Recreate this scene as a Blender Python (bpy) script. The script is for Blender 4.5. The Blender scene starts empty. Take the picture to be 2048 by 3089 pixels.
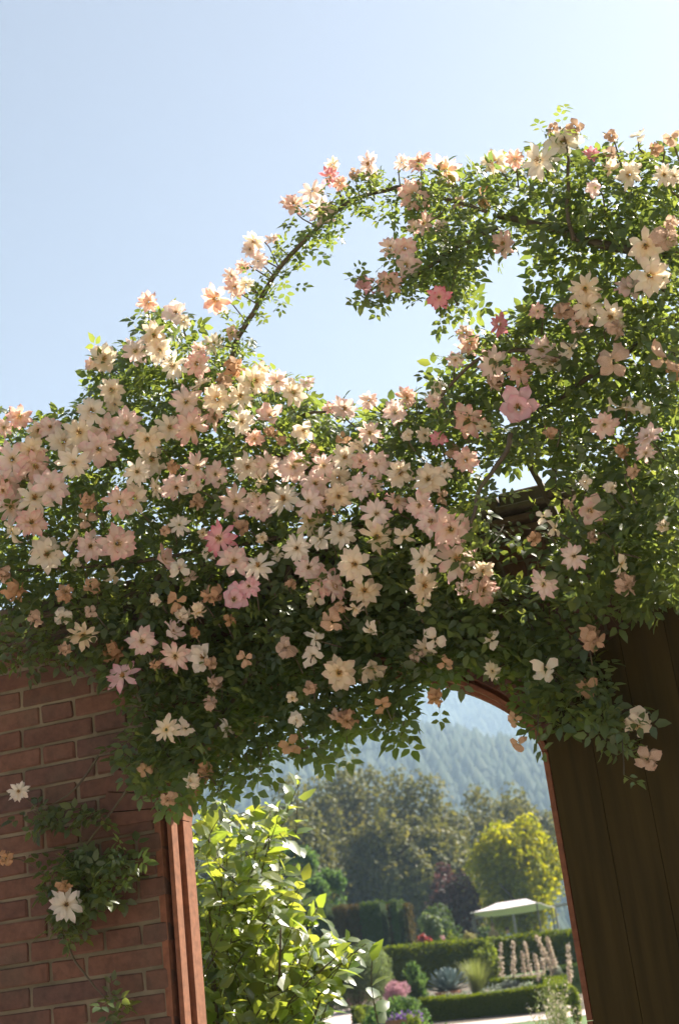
import bpy, math, random
import numpy as np
from mathutils import Vector, Matrix

random.seed(7)
rng = np.random.default_rng(11)
scn = bpy.context.scene
COL = scn.collection
R = math.radians

# ------------------------------------------------------------------ camera
PSI, TH, RHO = R(17), R(21.1), R(7.0)          # yaw to the left of the wall's normal, pitch up, roll
CAM = np.array([0.0, 0.0, 1.3])
FPX, IW, IH = 4290.0, 2048.0, 3089.0
f_ = np.array([-math.sin(PSI) * math.cos(TH), math.cos(PSI) * math.cos(TH), math.sin(TH)])
r0_ = np.array([math.cos(PSI), math.sin(PSI), 0.0])
u0_ = np.cross(r0_, f_)
r_ = math.cos(RHO) * r0_ - math.sin(RHO) * u0_
u_ = math.cos(RHO) * u0_ + math.sin(RHO) * r0_
cd = bpy.data.cameras.new('camera')
cam = bpy.data.objects.new('camera', cd)
COL.objects.link(cam)
m4 = Matrix(((r_[0], u_[0], -f_[0], CAM[0]), (r_[1], u_[1], -f_[1], CAM[1]), (r_[2], u_[2], -f_[2], CAM[2]), (0, 0, 0, 1)))
cam.matrix_world = m4
cd.sensor_fit = 'VERTICAL'
cd.sensor_height = 36.0
cd.lens = FPX / IH * 36.0
cd.clip_end = 9000
cd.clip_start = 0.05
cd.dof.use_dof = True
cd.dof.focus_distance = 3.9
cd.dof.aperture_fstop = 6.3
scn.camera = cam

# ------------------------------------------------------------------ sky, sun, exposure
SUN_AZ, SUN_EL = 42.0, 45.0                    # azimuth to the right of the wall's normal (+Y), clockwise
w = bpy.data.worlds.new('World')
scn.world = w
w.use_nodes = True
wn = w.node_tree.nodes
wl = w.node_tree.links
bg = wn['Background']
sky = wn.new('ShaderNodeTexSky')
sky.sky_type = 'NISHITA'
sky.sun_disc = False
sky.sun_elevation = R(SUN_EL)
sky.sun_rotation = R(SUN_AZ)
sky.altitude = 100
sky.air_density = 1.0
sky.dust_density = 1.7
sky.ozone_density = 3.0
bw = wn.new('ShaderNodeRGBToBW')                # a milky summer sky: the blue paled evenly all over
pale = wn.new('ShaderNodeMix')
pale.data_type = 'RGBA'
pale.inputs[0].default_value = 0.56
warm = wn.new('ShaderNodeMix')
warm.data_type = 'RGBA'
warm.blend_type = 'MULTIPLY'
warm.inputs[0].default_value = 1.0
warm.inputs[7].default_value = (1.04, 0.87, 0.80, 1)
wl.new(sky.outputs['Color'], bw.inputs[0])
wl.new(sky.outputs['Color'], pale.inputs[6])
wl.new(bw.outputs[0], warm.inputs[6])
wl.new(warm.outputs[2], pale.inputs[7])
wl.new(pale.outputs[2], bg.inputs['Color'])
bg.inputs['Strength'].default_value = 0.05
sd = bpy.data.lights.new('sun', 'SUN')
sd.energy = 5.0
sd.angle = R(0.55)
sd.color = (1.0, 0.92, 0.79)
sun = bpy.data.objects.new('sun', sd)
COL.objects.link(sun)
sdir = Vector((math.sin(R(SUN_AZ)) * math.cos(R(SUN_EL)), math.cos(R(SUN_AZ)) * math.cos(R(SUN_EL)), math.sin(R(SUN_EL))))
sun.rotation_euler = sdir.to_track_quat('Z', 'Y').to_euler()
scn.view_settings.view_transform = 'Standard'
scn.view_settings.look = 'None'
scn.view_settings.exposure = 1.85
scn.view_settings.gamma = 1.0
scn.render.engine = 'CYCLES'
scn.cycles.use_denoising = True
scn.cycles.max_bounces = 10
scn.cycles.transmission_bounces = 6
scn.cycles.diffuse_bounces = 5
scn.cycles.glossy_bounces = 3
scn.cycles.volume_bounces = 1
scn.cycles.sample_clamp_indirect = 6


# ------------------------------------------------------------------ geometry helpers
def ray(px, py):
    return f_ + (px - IW / 2) / FPX * r_ - (py - IH / 2) / FPX * u_


def at(px, py, Y):                              # photo pixel -> the point on the vertical plane y = Y
    d = ray(px, py)
    return CAM + d * (Y / d[1])


def mpp(px, py, Y):                             # metres per photo pixel there
    return Y / ray(px, py)[1] / FPX


def gz(y):                                      # the garden climbs away from the wall
    if y < 5:
        return 0.0
    if y < 40:
        return 0.09 * (y - 5)
    if y < 130:
        return 3.15 + 0.055 * (y - 40)
    return 8.1 + 0.02 * (y - 130)


def gat(px, Y):                                 # ground point under a picture column at depth Y (iterated)
    py = 3000.0
    for _ in range(12):
        p = at(px, py, Y)
        d = (p[2] - gz(Y)) / mpp(px, py, Y)
        py += d
    p = at(px, py, Y)
    p[2] = gz(Y)
    return p


def mk(name, V, F, mat=None, parent=None, smooth=False, uv=None):
    V = np.asarray(V, dtype=np.float32).reshape(-1, 3)
    me = bpy.data.meshes.new(name)
    if isinstance(F, np.ndarray):
        k = F.shape[1]
        n = F.shape[0]
        me.vertices.add(len(V))
        me.vertices.foreach_set('co', V.ravel())
        me.loops.add(n * k)
        me.loops.foreach_set('vertex_index', F.astype(np.int32).ravel())
        me.polygons.add(n)
        me.polygons.foreach_set('loop_start', np.arange(0, n * k, k, dtype=np.int32))
        me.update(calc_edges=True)
    else:
        me.from_pydata([tuple(map(float, v)) for v in V], [], [tuple(int(i) for i in q) for q in F])
        me.update()
    if uv is not None:
        lay = me.uv_layers.new(name='UVMap')
        li = np.zeros(len(me.loops), dtype=np.int32)
        me.loops.foreach_get('vertex_index', li)
        lay.data.foreach_set('uv', np.asarray(uv, dtype=np.float32)[li].ravel())
    if smooth:
        me.polygons.foreach_set('use_smooth', np.ones(len(me.polygons), dtype=bool))
    if mat:
        me.materials.append(mat)
    o = bpy.data.objects.new(name, me)
    COL.objects.link(o)
    if parent:
        o.parent = parent
    return o


def inst(name, me, parent=None, M=None, mat=None):
    o = bpy.data.objects.new(name, me)
    COL.objects.link(o)
    if parent:
        o.parent = parent
    if M is not None:
        o.matrix_local = M
    if mat:
        o.material_slots[0].link = 'OBJECT'
        o.material_slots[0].material = mat
    return o


def tag(o, label, cat=None, group=None, kind=None):
    o['label'] = label
    if cat:
        o['category'] = cat
    if group:
        o['group'] = group
    if kind:
        o['kind'] = kind
    return o


def thing(name, label, cat, loc=(0, 0, 0), group=None):
    o = bpy.data.objects.new(name, None)
    COL.objects.link(o)
    o.location = loc
    o.empty_display_size = 0.2
    return tag(o, label, cat, group)


def nrm(a):
    return a / np.maximum(np.linalg.norm(a, axis=-1, keepdims=True), 1e-9)


def frames(N, T=None):                          # columns x (along), y, z (normal)
    N = nrm(N)
    if T is None:
        T = rng.normal(size=N.shape)
    X = nrm(T - N * np.sum(T * N, axis=1, keepdims=True))
    Yv = np.cross(N, X)
    return np.stack([X, Yv, N], axis=2)


def scatter(T, F, P, Fr, S):
    T = np.asarray(T, float)
    F = np.asarray(F, int)
    S = np.asarray(S, float).reshape(-1, 1, 1) if np.ndim(S) else np.full((len(P), 1, 1), S)
    V = P[:, None, :] + np.einsum('nij,mj->nmi', Fr, T) * S
    n, m = len(P), len(T)
    FF = (F[None] + (np.arange(n) * m)[:, None, None]).reshape(-1, F.shape[1])
    return V.reshape(-1, 3), FF


def join(parts):
    Vs, Fs, o = [], [], 0
    for V, F in parts:
        Vs.append(np.asarray(V, float))
        Fs.append(np.asarray(F, int) + o)
        o += len(V)
    return np.concatenate(Vs), np.concatenate(Fs)


def leaf_t(w=0.28, fold=0.10, droop=0.12):      # single leaf along +x, length 1, 8 triangles
    V = [(0, 0, 0), (.30, w, fold), (.30, -w, fold), (.66, w * .82, fold - droop * .4), (.66, -w * .82, fold - droop * .4),
         (1, 0, -droop), (.32, 0, .02), (.68, 0, -droop * .3)]
    F = [(0, 6, 1), (0, 2, 6), (6, 7, 3), (6, 3, 1), (6, 2, 4), (6, 4, 7), (7, 5, 3), (7, 4, 5)]
    return np.array(V, float), np.array(F)


def card_t(w=0.35):                             # folded two-triangle leaf for far plants
    return np.array([(0, 0, 0), (.5, w, .12), (1, 0, -.05), (.5, -w, .12)], float), np.array([(0, 2, 1), (0, 3, 2)])


def rose_leaf_t():                              # pinnate leaf of five leaflets on a rachis
    parts = []
    V, F = leaf_t(.27, .07, .12)
    for bx, ang, ln in ((.60, 0, .46), (.56, 68, .38), (.56, -68, .38), (.22, 72, .34), (.22, -72, .34)):
        a = math.radians(ang)
        M = np.array([[math.cos(a), -math.sin(a), 0], [math.sin(a), math.cos(a), 0], [0, 0, 1]])
        tw = math.radians(8 if ang > 0 else -8 if ang < 0 else 0)
        Tx = np.array([[1, 0, 0], [0, math.cos(tw), -math.sin(tw)], [0, math.sin(tw), math.cos(tw)]])
        VV = (V * ln + np.array([.05, 0, 0])) @ (M @ Tx).T + np.array([bx, 0, -.06 * bx])
        parts.append((VV, F))
    parts.append((np.array([(0, .012, 0), (0, -.012, 0), (.58, 0, -.03)]), np.array([(0, 1, 2)])))
    return join(parts)


def tube(pts, rad, seg=6):
    pts = np.asarray(pts, float)
    n = len(pts)
    rad = np.broadcast_to(np.asarray(rad, float), (n,))
    tang = nrm(np.gradient(pts, axis=0))
    ref = np.array([0.3, 0.9, 0.2])
    V, F = [], []
    for i in range(n):
        a = np.cross(tang[i], ref)
        a /= np.linalg.norm(a) + 1e-9
        b = np.cross(tang[i], a)
        for k in range(seg):
            t = 2 * math.pi * k / seg
            V.append(pts[i] + rad[i] * (math.cos(t) * a + math.sin(t) * b))
    for i in range(n - 1):
        for k in range(seg):
            F.append((i * seg + k, i * seg + (k + 1) % seg, (i + 1) * seg + (k + 1) % seg, (i + 1) * seg + k))
    c = len(V)
    V.append(pts[0]); V.append(pts[-1])
    for k in range(seg):
        F.append((c, (k + 1) % seg, k, k))
        F.append((c + 1, (n - 1) * seg + k, (n - 1) * seg + (k + 1) % seg, (n - 1) * seg + (k + 1) % seg))
    return np.array(V), F


def clean(F):
    return [tuple(dict.fromkeys(q)) for q in F]


def jtubes(lst):
    V, F, o = [], [], 0
    for v, q in lst:
        V.append(v)
        F += [tuple(i + o for i in dict.fromkeys(t)) for t in q]
        o += len(v)
    return np.concatenate(V), F


def spline(pts, n):
    pts = np.asarray(pts, float)
    m = len(pts)
    P = np.vstack([2 * pts[0] - pts[1], pts, 2 * pts[-1] - pts[-2]])
    out = []
    for t in np.linspace(0, m - 1 - 1e-6, n):
        i = int(t)
        u = t - i
        a, b, c, d = P[i], P[i + 1], P[i + 2], P[i + 3]
        out.append(.5 * ((2 * b) + (c - a) * u + (2 * a - 5 * b + 4 * c - d) * u * u + (3 * b - a - 3 * c + d) * u ** 3))
    return np.array(out)


def box(x0, x1, y0, y1, z0, z1):
    V = [(x, y, z) for x in (x0, x1) for y in (y0, y1) for z in (z0, z1)]
    return np.array(V, float), [(0, 1, 3, 2), (4, 6, 7, 5), (0, 4, 5, 1), (2, 3, 7, 6), (0, 2, 6, 4), (1, 5, 7, 3)]


def cbox(x0, x1, y0, y1, z0, z1, c):            # chamfered box: every face inset, edges bevelled
    V, idx = [], {}
    X, Y, Z = (x0, x1), (y0, y1), (z0, z1)
    for i in (0, 1):
        for j in (0, 1):
            for k in (0, 1):
                p = [X[i], Y[j], Z[k]]
                s = [1 if i == 0 else -1, 1 if j == 0 else -1, 1 if k == 0 else -1]
                for ax in range(3):
                    q = [p[a] + (0 if a == ax else s[a] * c) for a in range(3)]
                    idx[(i, j, k, ax)] = len(V)
                    V.append(q)
    F = []
    for i in (0, 1):
        a = [idx[(i, 0, 0, 0)], idx[(i, 1, 0, 0)], idx[(i, 1, 1, 0)], idx[(i, 0, 1, 0)]]
        F.append(a if i else a[::-1])
        a = [idx[(0, i, 0, 1)], idx[(0, i, 1, 1)], idx[(1, i, 1, 1)], idx[(1, i, 0, 1)]]
        F.append(a if i else a[::-1])
        a = [idx[(0, 0, i, 2)], idx[(1, 0, i, 2)], idx[(1, 1, i, 2)], idx[(0, 1, i, 2)]]
        F.append(a if i else a[::-1])
    for j in (0, 1):
        for k in (0, 1):
            F.append([idx[(0, j, k, 1)], idx[(1, j, k, 1)], idx[(1, j, k, 2)], idx[(0, j, k, 2)]])
            F.append([idx[(j, 0, k, 0)], idx[(j, 1, k, 0)], idx[(j, 1, k, 2)], idx[(j, 0, k, 2)]])
            F.append([idx[(j, k, 0, 0)], idx[(j, k, 1, 0)], idx[(j, k, 1, 1)], idx[(j, k, 0, 1)]])
    for i in (0, 1):
        for j in (0, 1):
            for k in (0, 1):
                F.append([idx[(i, j, k, 0)], idx[(i, j, k, 1)], idx[(i, j, k, 2)]])
    return np.array(V, float), F


# ------------------------------------------------------------------ materials
def newmat(name):
    m = bpy.data.materials.new(name)
    m.use_nodes = True
    return m, m.node_tree.nodes, m.node_tree.links


def ramp(n, stops):
    r = n.new('ShaderNodeValToRGB')
    el = r.color_ramp.elements
    while len(el) < len(stops):
        el.new(0.5)
    for e, (p, c) in zip(el, stops):
        e.position = p
        e.color = (*c, 1)
    return r


def leafmat(name, cols, trans=0.4, tcol=None, rough=0.45, spec=0.35, island=True, coat=0.0):
    """cols: list of base colours spread at random over the leaves; part of the light passes through the blade"""
    m, n, l = newmat(name)
    b = n['Principled BSDF']
    geo = n.new('ShaderNodeNewGeometry')
    rp = ramp(n, [(i / max(1, len(cols) - 1), c) for i, c in enumerate(cols)])
    oi = n.new('ShaderNodeObjectInfo')
    ad = n.new('ShaderNodeMath'); ad.operation = 'ADD'
    fr = n.new('ShaderNodeMath'); fr.operation = 'FRACT'
    l.new(geo.outputs['Random Per Island'], ad.inputs[0])
    l.new(oi.outputs['Random'], ad.inputs[1])
    l.new(ad.outputs[0], fr.inputs[0])
    l.new(fr.outputs[0], rp.inputs['Fac'])
    l.new(rp.outputs['Color'], b.inputs['Base Color'])
    b.inputs['Roughness'].default_value = rough
    b.inputs['Specular IOR Level'].default_value = spec
    b.inputs['Coat Weight'].default_value = coat
    b.inputs['Coat Roughness'].default_value = 0.33
    tr = n.new('ShaderNodeBsdfTranslucent')
    mx = n.new('ShaderNodeMixShader')
    mx.inputs[0].default_value = trans
    mul = n.new('ShaderNodeMix'); mul.data_type = 'RGBA'; mul.blend_type = 'MULTIPLY'
    mul.inputs[0].default_value = 1.0
    tc = tcol or (2.2, 2.2, 0.9)
    mul.inputs[7].default_value = (*tc, 1)
    l.new(rp.outputs['Color'], mul.inputs[6])
    l.new(mul.outputs[2], tr.inputs['Color'])
    l.new(b.outputs[0], mx.inputs[1])
    l.new(tr.outputs[0], mx.inputs[2])
    l.new(mx.outputs[0], n['Material Output'].inputs['Surface'])
    return m


def petalmat(name, base, tip, heart, trans=0.45, spot=None):
    m, n, l = newmat(name)
    b = n['Principled BSDF']
    uv = n.new('ShaderNodeUVMap')
    sp = n.new('ShaderNodeSeparateXYZ')
    l.new(uv.outputs[0], sp.inputs[0])
    oi = n.new('ShaderNodeObjectInfo')
    rp = ramp(n, [(0.0, heart), (0.3, base), (0.62, base), (1.0, tip)])
    nz = n.new('ShaderNodeTexNoise')
    nz.inputs['Scale'].default_value = 60
    ma = n.new('ShaderNodeMath'); ma.operation = 'MULTIPLY_ADD'
    ma.inputs[1].default_value = 0.35
    l.new(nz.outputs[0], ma.inputs[0])
    sub = n.new('ShaderNodeMath'); sub.operation = 'ADD'
    l.new(sp.outputs['Y'], sub.inputs[0])
    sub.inputs[1].default_value = -0.17
    l.new(sub.outputs[0], ma.inputs[2])
    l.new(ma.outputs[0], rp.inputs['Fac'])
    hs = n.new('ShaderNodeHueSaturation')
    mr = n.new('ShaderNodeMapRange')
    mr.inputs[3].default_value = 0.70
    mr.inputs[4].default_value = 1.25
    l.new(oi.outputs['Random'], mr.inputs[0])
    l.new(mr.outputs[0], hs.inputs['Saturation'])
    l.new(rp.outputs[0], hs.inputs['Color'])
    col = hs.outputs[0]
    if spot:
        n2 = n.new('ShaderNodeTexNoise'); n2.inputs['Scale'].default_value = 90; n2.inputs['Detail'].default_value = 4
        r2 = ramp(n, [(0.45, (0, 0, 0)), (0.68, (1, 1, 1))])
        l.new(n2.outputs[0], r2.inputs[0])
        mx2 = n.new('ShaderNodeMix'); mx2.data_type = 'RGBA'
        l.new(r2.outputs[0], mx2.inputs[0])
        l.new(col, mx2.inputs[6])
        mx2.inputs[7].default_value = (*spot, 1)
        col = mx2.outputs[2]
    l.new(col, b.inputs['Base Color'])
    b.inputs['Roughness'].default_value = 0.6
    b.inputs['Specular IOR Level'].default_value = 0.2
    tr = n.new('ShaderNodeBsdfTranslucent')
    l.new(col, tr.inputs['Color'])
    mx = n.new('ShaderNodeMixShader')
    mx.inputs[0].default_value = trans
    l.new(b.outputs[0], mx.inputs[1])
    l.new(tr.outputs[0], mx.inputs[2])
    l.new(mx.outputs[0], n['Material Output'].inputs['Surface'])
    return m


def plain(name, c, rough=0.7, var=0.25, scale=8.0, bump=0.0, c2=None, metal=0.0, detail=6, dist=0.02):
    m, n, l = newmat(name)
    b = n['Principled BSDF']
    tc = n.new('ShaderNodeTexCoord')
    nz = n.new('ShaderNodeTexNoise')
    nz.inputs['Scale'].default_value = scale
    nz.inputs['Detail'].default_value = detail
    l.new(tc.outputs['Object'], nz.inputs['Vector'])
    c2 = c2 or tuple(x * (1 - var) for x in c)
    rp = ramp(n, [(0.32, c2), (0.68, c)])
    l.new(nz.outputs[0], rp.inputs[0])
    l.new(rp.outputs[0], b.inputs['Base Color'])
    b.inputs['Roughness'].default_value = rough
    b.inputs['Metallic'].default_value = metal
    if bump:
        bp = n.new('ShaderNodeBump')
        bp.inputs['Strength'].default_value = bump
        bp.inputs['Distance'].default_value = dist
        l.new(nz.outputs[0], bp.inputs['Height'])
        l.new(bp.outputs[0], b.inputs['Normal'])
    return m


def brickmat(name, cols, moss=0.35):
    m, n, l = newmat(name)
    b = n['Principled BSDF']
    geo = n.new('ShaderNodeNewGeometry')
    oi = n.new('ShaderNodeObjectInfo')
    ad = n.new('ShaderNodeMath'); ad.operation = 'ADD'
    fr = n.new('ShaderNodeMath'); fr.operation = 'FRACT'
    l.new(geo.outputs['Random Per Island'], ad.inputs[0])
    l.new(oi.outputs['Random'], ad.inputs[1])
    l.new(ad.outputs[0], fr.inputs[0])
    rp = ramp(n, [(i / (len(cols) - 1), c) for i, c in enumerate(cols)])
    l.new(fr.outputs[0], rp.inputs[0])
    nz = n.new('ShaderNodeTexNoise'); nz.inputs['Scale'].default_value = 45; nz.inputs['Detail'].default_value = 8
    l.new(geo.outputs['Position'], nz.inputs['Vector'])
    dk = n.new('ShaderNodeMix'); dk.data_type = 'RGBA'; dk.blend_type = 'MULTIPLY'
    r2 = ramp(n, [(0.3, (.55, .52, .5)), (0.62, (1, 1, 1))])
    l.new(nz.outputs[0], r2.inputs[0])
    dk.inputs[0].default_value = 0.8
    l.new(rp.outputs[0], dk.inputs[6])
    l.new(r2.outputs[0], dk.inputs[7])
    ms = n.new('ShaderNodeTexNoise'); ms.inputs['Scale'].default_value = 5.5; ms.inputs['Detail'].default_value = 7
    l.new(geo.outputs['Position'], ms.inputs['Vector'])
    r3 = ramp(n, [(0.50, (0, 0, 0)), (0.72, (moss, moss, moss))])
    l.new(ms.outputs[0], r3.inputs[0])
    mm = n.new('ShaderNodeMix'); mm.data_type = 'RGBA'
    l.new(r3.outputs[0], mm.inputs[0])
    l.new(dk.outputs[2], mm.inputs[6])
    mm.inputs[7].default_value = (.075, .07, .045, 1)
    l.new(mm.outputs[2], b.inputs['Base Color'])
    b.inputs['Roughness'].default_value = 0.88
    bp = n.new('ShaderNodeBump'); bp.inputs['Strength'].default_value = 0.5; bp.inputs['Distance'].default_value = 0.004
    l.new(nz.outputs[0], bp.inputs['Height'])
    l.new(bp.outputs[0], b.inputs['Normal'])
    return m


M = {}
M['brick'] = brickmat('brick', [(.125, .060, .036), (.15, .068, .040), (.11, .055, .038), (.165, .078, .046), (.138, .062, .036), (.10, .052, .038)])
M['mould'] = brickmat('moulded_brick', [(.25, .098, .047), (.27, .108, .052), (.235, .09, .043)], moss=0.12)
M['coping'] = brickmat('coping_tile', [(.13, .10, .07), (.17, .12, .08), (.12, .10, .075), (.20, .13, .08)], moss=0.6)
M['mortar'] = plain('mortar', (.22, .175, .11), 0.95, c2=(.10, .085, .05), scale=9, bump=0.4, dist=0.006)
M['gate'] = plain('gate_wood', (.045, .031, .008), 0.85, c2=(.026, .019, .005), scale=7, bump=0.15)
gn = M['gate'].node_tree                          # vertical grain
mp = gn.nodes.new('ShaderNodeMapping')
mp.inputs['Scale'].default_value = (6, 6, .35)
gn.links.new(gn.nodes['Texture Coordinate'].outputs['Object'], mp.inputs[0])
gn.links.new(mp.outputs[0], gn.nodes['Noise Texture'].inputs['Vector'])
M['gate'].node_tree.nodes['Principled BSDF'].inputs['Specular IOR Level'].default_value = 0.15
M['iron'] = plain('iron', (.03, .028, .025), 0.5, metal=0.6)
M['bark'] = plain('bark', (.17, .12, .08), 0.9, c2=(.08, .06, .04), scale=20, bump=0.5)
M['cane'] = plain('cane', (.10, .085, .04), 0.7, c2=(.07, .045, .03), scale=14)
M['rose_leaf'] = leafmat('rose_leaf', [(.072, .108, .050), (.082, .115, .050), (.095, .125, .050), (.064, .100, .062), (.115, .14, .052)], 0.5, (3.4, 3.0, 1.05), 0.36, 0.5)
M['petal_cream'] = petalmat('petal_cream', (.88, .77, .59), (.86, .69, .56), (.80, .62, .32), .5)
M['petal_pink'] = petalmat('petal_pink', (.87, .69, .58), (.84, .49, .46), (.82, .66, .38), .5)
M['petal_rose'] = petalmat('petal_rose', (.82, .50, .50), (.80, .29, .36), (.85, .70, .50))
M['petal_peach'] = petalmat('petal_peach', (.66, .45, .30), (.62, .36, .24), (.52, .35, .18), 0.4, spot=(.42, .25, .13))
M['stamen'] = plain('stamen', (.50, .30, .08), 0.8, c2=(.26, .12, .04), scale=300)
M['broad_leaf'] = leafmat('broad_leaf', [(.10, .15, .035), (.13, .17, .04), (.08, .12, .035), (.16, .18, .045), (.11, .14, .055)], 0.55, (3.0, 2.7, 1.0), 0.36, 1.0, coat=1.0)


def turfmat(name, c, c2, scale):
    return plain(name, c, 0.95, c2=c2, scale=scale, bump=0.3)


M['lawn'] = turfmat('lawn', (.10, .155, .045), (.065, .11, .03), 3.0)
M['soil'] = turfmat('soil', (.10, .075, .05), (.06, .045, .03), 2.0)
M['gravel'] = plain('pink_gravel', (.56, .46, .42), 0.95, c2=(.38, .30, .28), scale=30, bump=0.3)

# ------------------------------------------------------------------ ground, hills
D = 3.7                                          # front face of the wall
xs = np.array([-1350, -700, -350, -160, -80, -40, -20, -10, -4, 4, 12, 30, 70, 160, 400, 800, 1350], float)
ys = np.array([-80, -40, -20, -8, 0, 5, 12, 20, 30, 40, 60, 90, 130, 200, 320, 500, 800, 1200, 1900], float)
GV = [(x, y, gz(y)) for y in ys for x in xs]
nx = len(xs)
GF = [(j * nx + i, j * nx + i + 1, (j + 1) * nx + i + 1, (j + 1) * nx + i) for j in range(len(ys) - 1) for i in range(nx - 1)]
tag(mk('ground', GV, GF, M['lawn']), 'sloping green garden ground behind the brick wall', kind='structure')
fv, ff = [(-9, -8, .004), (5, -8, .004), (5, 3.69, .004), (-9, 3.69, .004)], [(0, 1, 2, 3)]
tag(mk('fill_gravel', fv, ff, M['gravel']), 'pale gravel added out of view before the brick wall as bounce fill', kind='structure')  # out of view; added pale and wide to bounce sunlight onto the shaded front

M['hill'] = plain('hill', (.045, .07, .03), 1.0, c2=(.03, .045, .02), scale=0.02)
M['conifer'] = leafmat('hill_trees', [(.028, .042, .024), (.040, .055, .03), (.05, .06, .034), (.032, .046, .03)], 0.1, (1.5, 1.5, .8), 0.9, 0.1)


def hill(name, label, ridge, Y0, Y1, ntree, th, seed):
    rg = np.random.default_rng(seed)
    pts = np.array([at(px, py, Y1) for px, py in ridge])
    X = np.linspace(pts[0, 0] - 420, pts[-1, 0] + 420, 90)
    Z = np.interp(X, pts[:, 0], pts[:, 2])
    Z = Z + 4 * np.sin(X * .035 + seed) + 3 * np.sin(X * .083 + 2 * seed)
    T = np.linspace(0, 1, 26)
    base = gz(Y0) - 3

    def surf(x, t):
        zr = np.interp(x, X, Z)
        s = np.sin(np.clip(t, 0, 1) * math.pi / 2) ** 1.25
        und = 14 * np.sin(x * .021 + 3 * t + seed) * np.sin(t * math.pi) + 7 * np.sin(x * .06 - 5 * t) * np.sin(t * math.pi)
        return base + (zr - base - th * .6) * s + und
    V = []
    for t in T:
        for x in X:
            V.append((x, Y0 + (Y1 - Y0) * t, surf(x, t)))
    for x in X:
        V.append((x, Y1 + 250, base))
    n = len(X)
    F = [(j * n + i, j * n + i + 1, (j + 1) * n + i + 1, (j + 1) * n + i) for j in range(len(T)) for i in range(n - 1)]
    tag(mk(name, V, F, M['hill']), label, kind='structure')
    # conifer shape: three uneven tiers
    parts = []
    for z0, z1, r in ((0, .55, .24), (.3, .8, .18), (.55, 1.0, .12)):
        k = 6
        Vv = [(r * math.cos(2 * math.pi * i / k) * (1 + .25 * (i % 2)), r * math.sin(2 * math.pi * i / k) * (1 + .25 * (i % 2)), z0 - .05 * (i % 2)) for i in range(k)] + [(0, 0, z1)]
        parts.append((np.array(Vv), np.array([(i, (i + 1) % k, k) for i in range(k)])))
    T1, F1 = join(parts)
    x = rg.uniform(pts[0, 0] - 120, pts[-1, 0] + 120, ntree)
    t = rg.uniform(0.05, 1.0, ntree) ** .8
    P = np.stack([x, Y0 + (Y1 - Y0) * t, surf(x, t) - .5], 1)
    a = rg.uniform(0, 6.28, ntree)
    Fr = np.zeros((ntree, 3, 3))
    Fr[:, 0, 0] = np.cos(a); Fr[:, 0, 1] = -np.sin(a); Fr[:, 1, 0] = np.sin(a); Fr[:, 1, 1] = np.cos(a); Fr[:, 2, 2] = 1
    wd = rg.uniform(.8, 2.0, ntree)
    Fr[:, :2, :2] *= wd[:, None, None]
    V2, F2 = scatter(T1, F1, P, Fr, rg.uniform(.55, 1.25, ntree) * th)
    tag(mk('forest', V2, F2, M['conifer']), label.replace('hillside', 'forest covering the hillside'), 'forest', kind='stuff')


hill('near_hill', 'lower wooded hillside beyond the garden trees', [(560, 2370), (900, 2290), (1100, 2235), (1240, 2215), (1400, 2260), (1560, 2320), (1750, 2350)], 330, 720, 9000, 12, 1)
hill('far_hill', 'pale distant hillside rising behind the lower one', [(500, 2260), (900, 2190), (1130, 2140), (1280, 2100), (1450, 2050), (1600, 2020), (1800, 2010)], 850, 1450, 9000, 15, 2)

# ------------------------------------------------------------------ the brick wall and its arch
XC, AW = -1.2025, 0.5295                         # centre and half width of the innermost order
SPR, RISE = 2.003, 0.312
WX0, WX1, WTOP, WB = -7.0, 4.0, 2.60, 3.90       # wall ends, top of the brickwork, back face
wall = thing('brick_wall', 'tall red brick garden wall pierced by an arched doorway', 'wall', (XC, 3.9, 0))
WI = Matrix.Translation((-XC, -3.9, 0))


def wmk(name, V, F, mat, parent=None, **k):
    V = np.asarray(V, float) - np.array([XC, 3.9, 0])
    return mk(name, V, F, mat, parent or wall, **k)


def archpt(s, off):                              # s: 0 right spring .. 1 left spring, on the curve widened by off
    a, b = AW + off, RISE + off
    t = s * math.pi
    c, d = math.cos(t), math.sin(t)
    e = 2 / 1.7
    return (XC + a * math.copysign(abs(c) ** e, c), SPR + b * abs(d) ** e)


def arch_x(z, off):                              # half width of the opening at height z
    if z <= SPR:
        return AW + off
    q = (z - SPR) / (RISE + off)
    return (AW + off) * (1 - q ** 1.7) ** (1 / 1.7) if q < 1 else 0.0


def rev(V, F):
    return V, F


# mortar core: piers, spandrels
OC = 0.0385                                      # offset of the front arris
core = []
MF = D + 0.007
sl = np.linspace(0, 1, 41)
A = [archpt(s, OC + .004) for s in sl]
Vc, Fc = [], []


def addbox(V, F, b):
    o = len(V)
    V += [tuple(v) for v in b[0]]
    F += [tuple(i + o for i in q) for q in b[1]]


addbox(Vc, Fc, box(WX0, XC - AW - OC - .004, MF, WB, -.2, WTOP))
addbox(Vc, Fc, box(XC + AW + OC + .004, WX1, MF, WB, -.2, WTOP))
for i in range(40):
    (xa, za), (xb, zb) = A[i], A[i + 1]
    if abs(xa - xb) < 1e-6:
        continue
    o = len(Vc)
    Vc += [(xa, MF, za), (xb, MF, zb), (xb, MF, WTOP), (xa, MF, WTOP), (xa, WB, za), (xb, WB, zb), (xb, WB, WTOP), (xa, WB, WTOP)]
    Fc += [(o, o + 3, o + 2, o + 1), (o + 4, o + 5, o + 6, o + 7), (o, o + 1, o + 5, o + 4), (o + 3, o + 7, o + 6, o + 2)]
wmk('mortar_core', Vc, Fc, M['mortar'])

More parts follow.
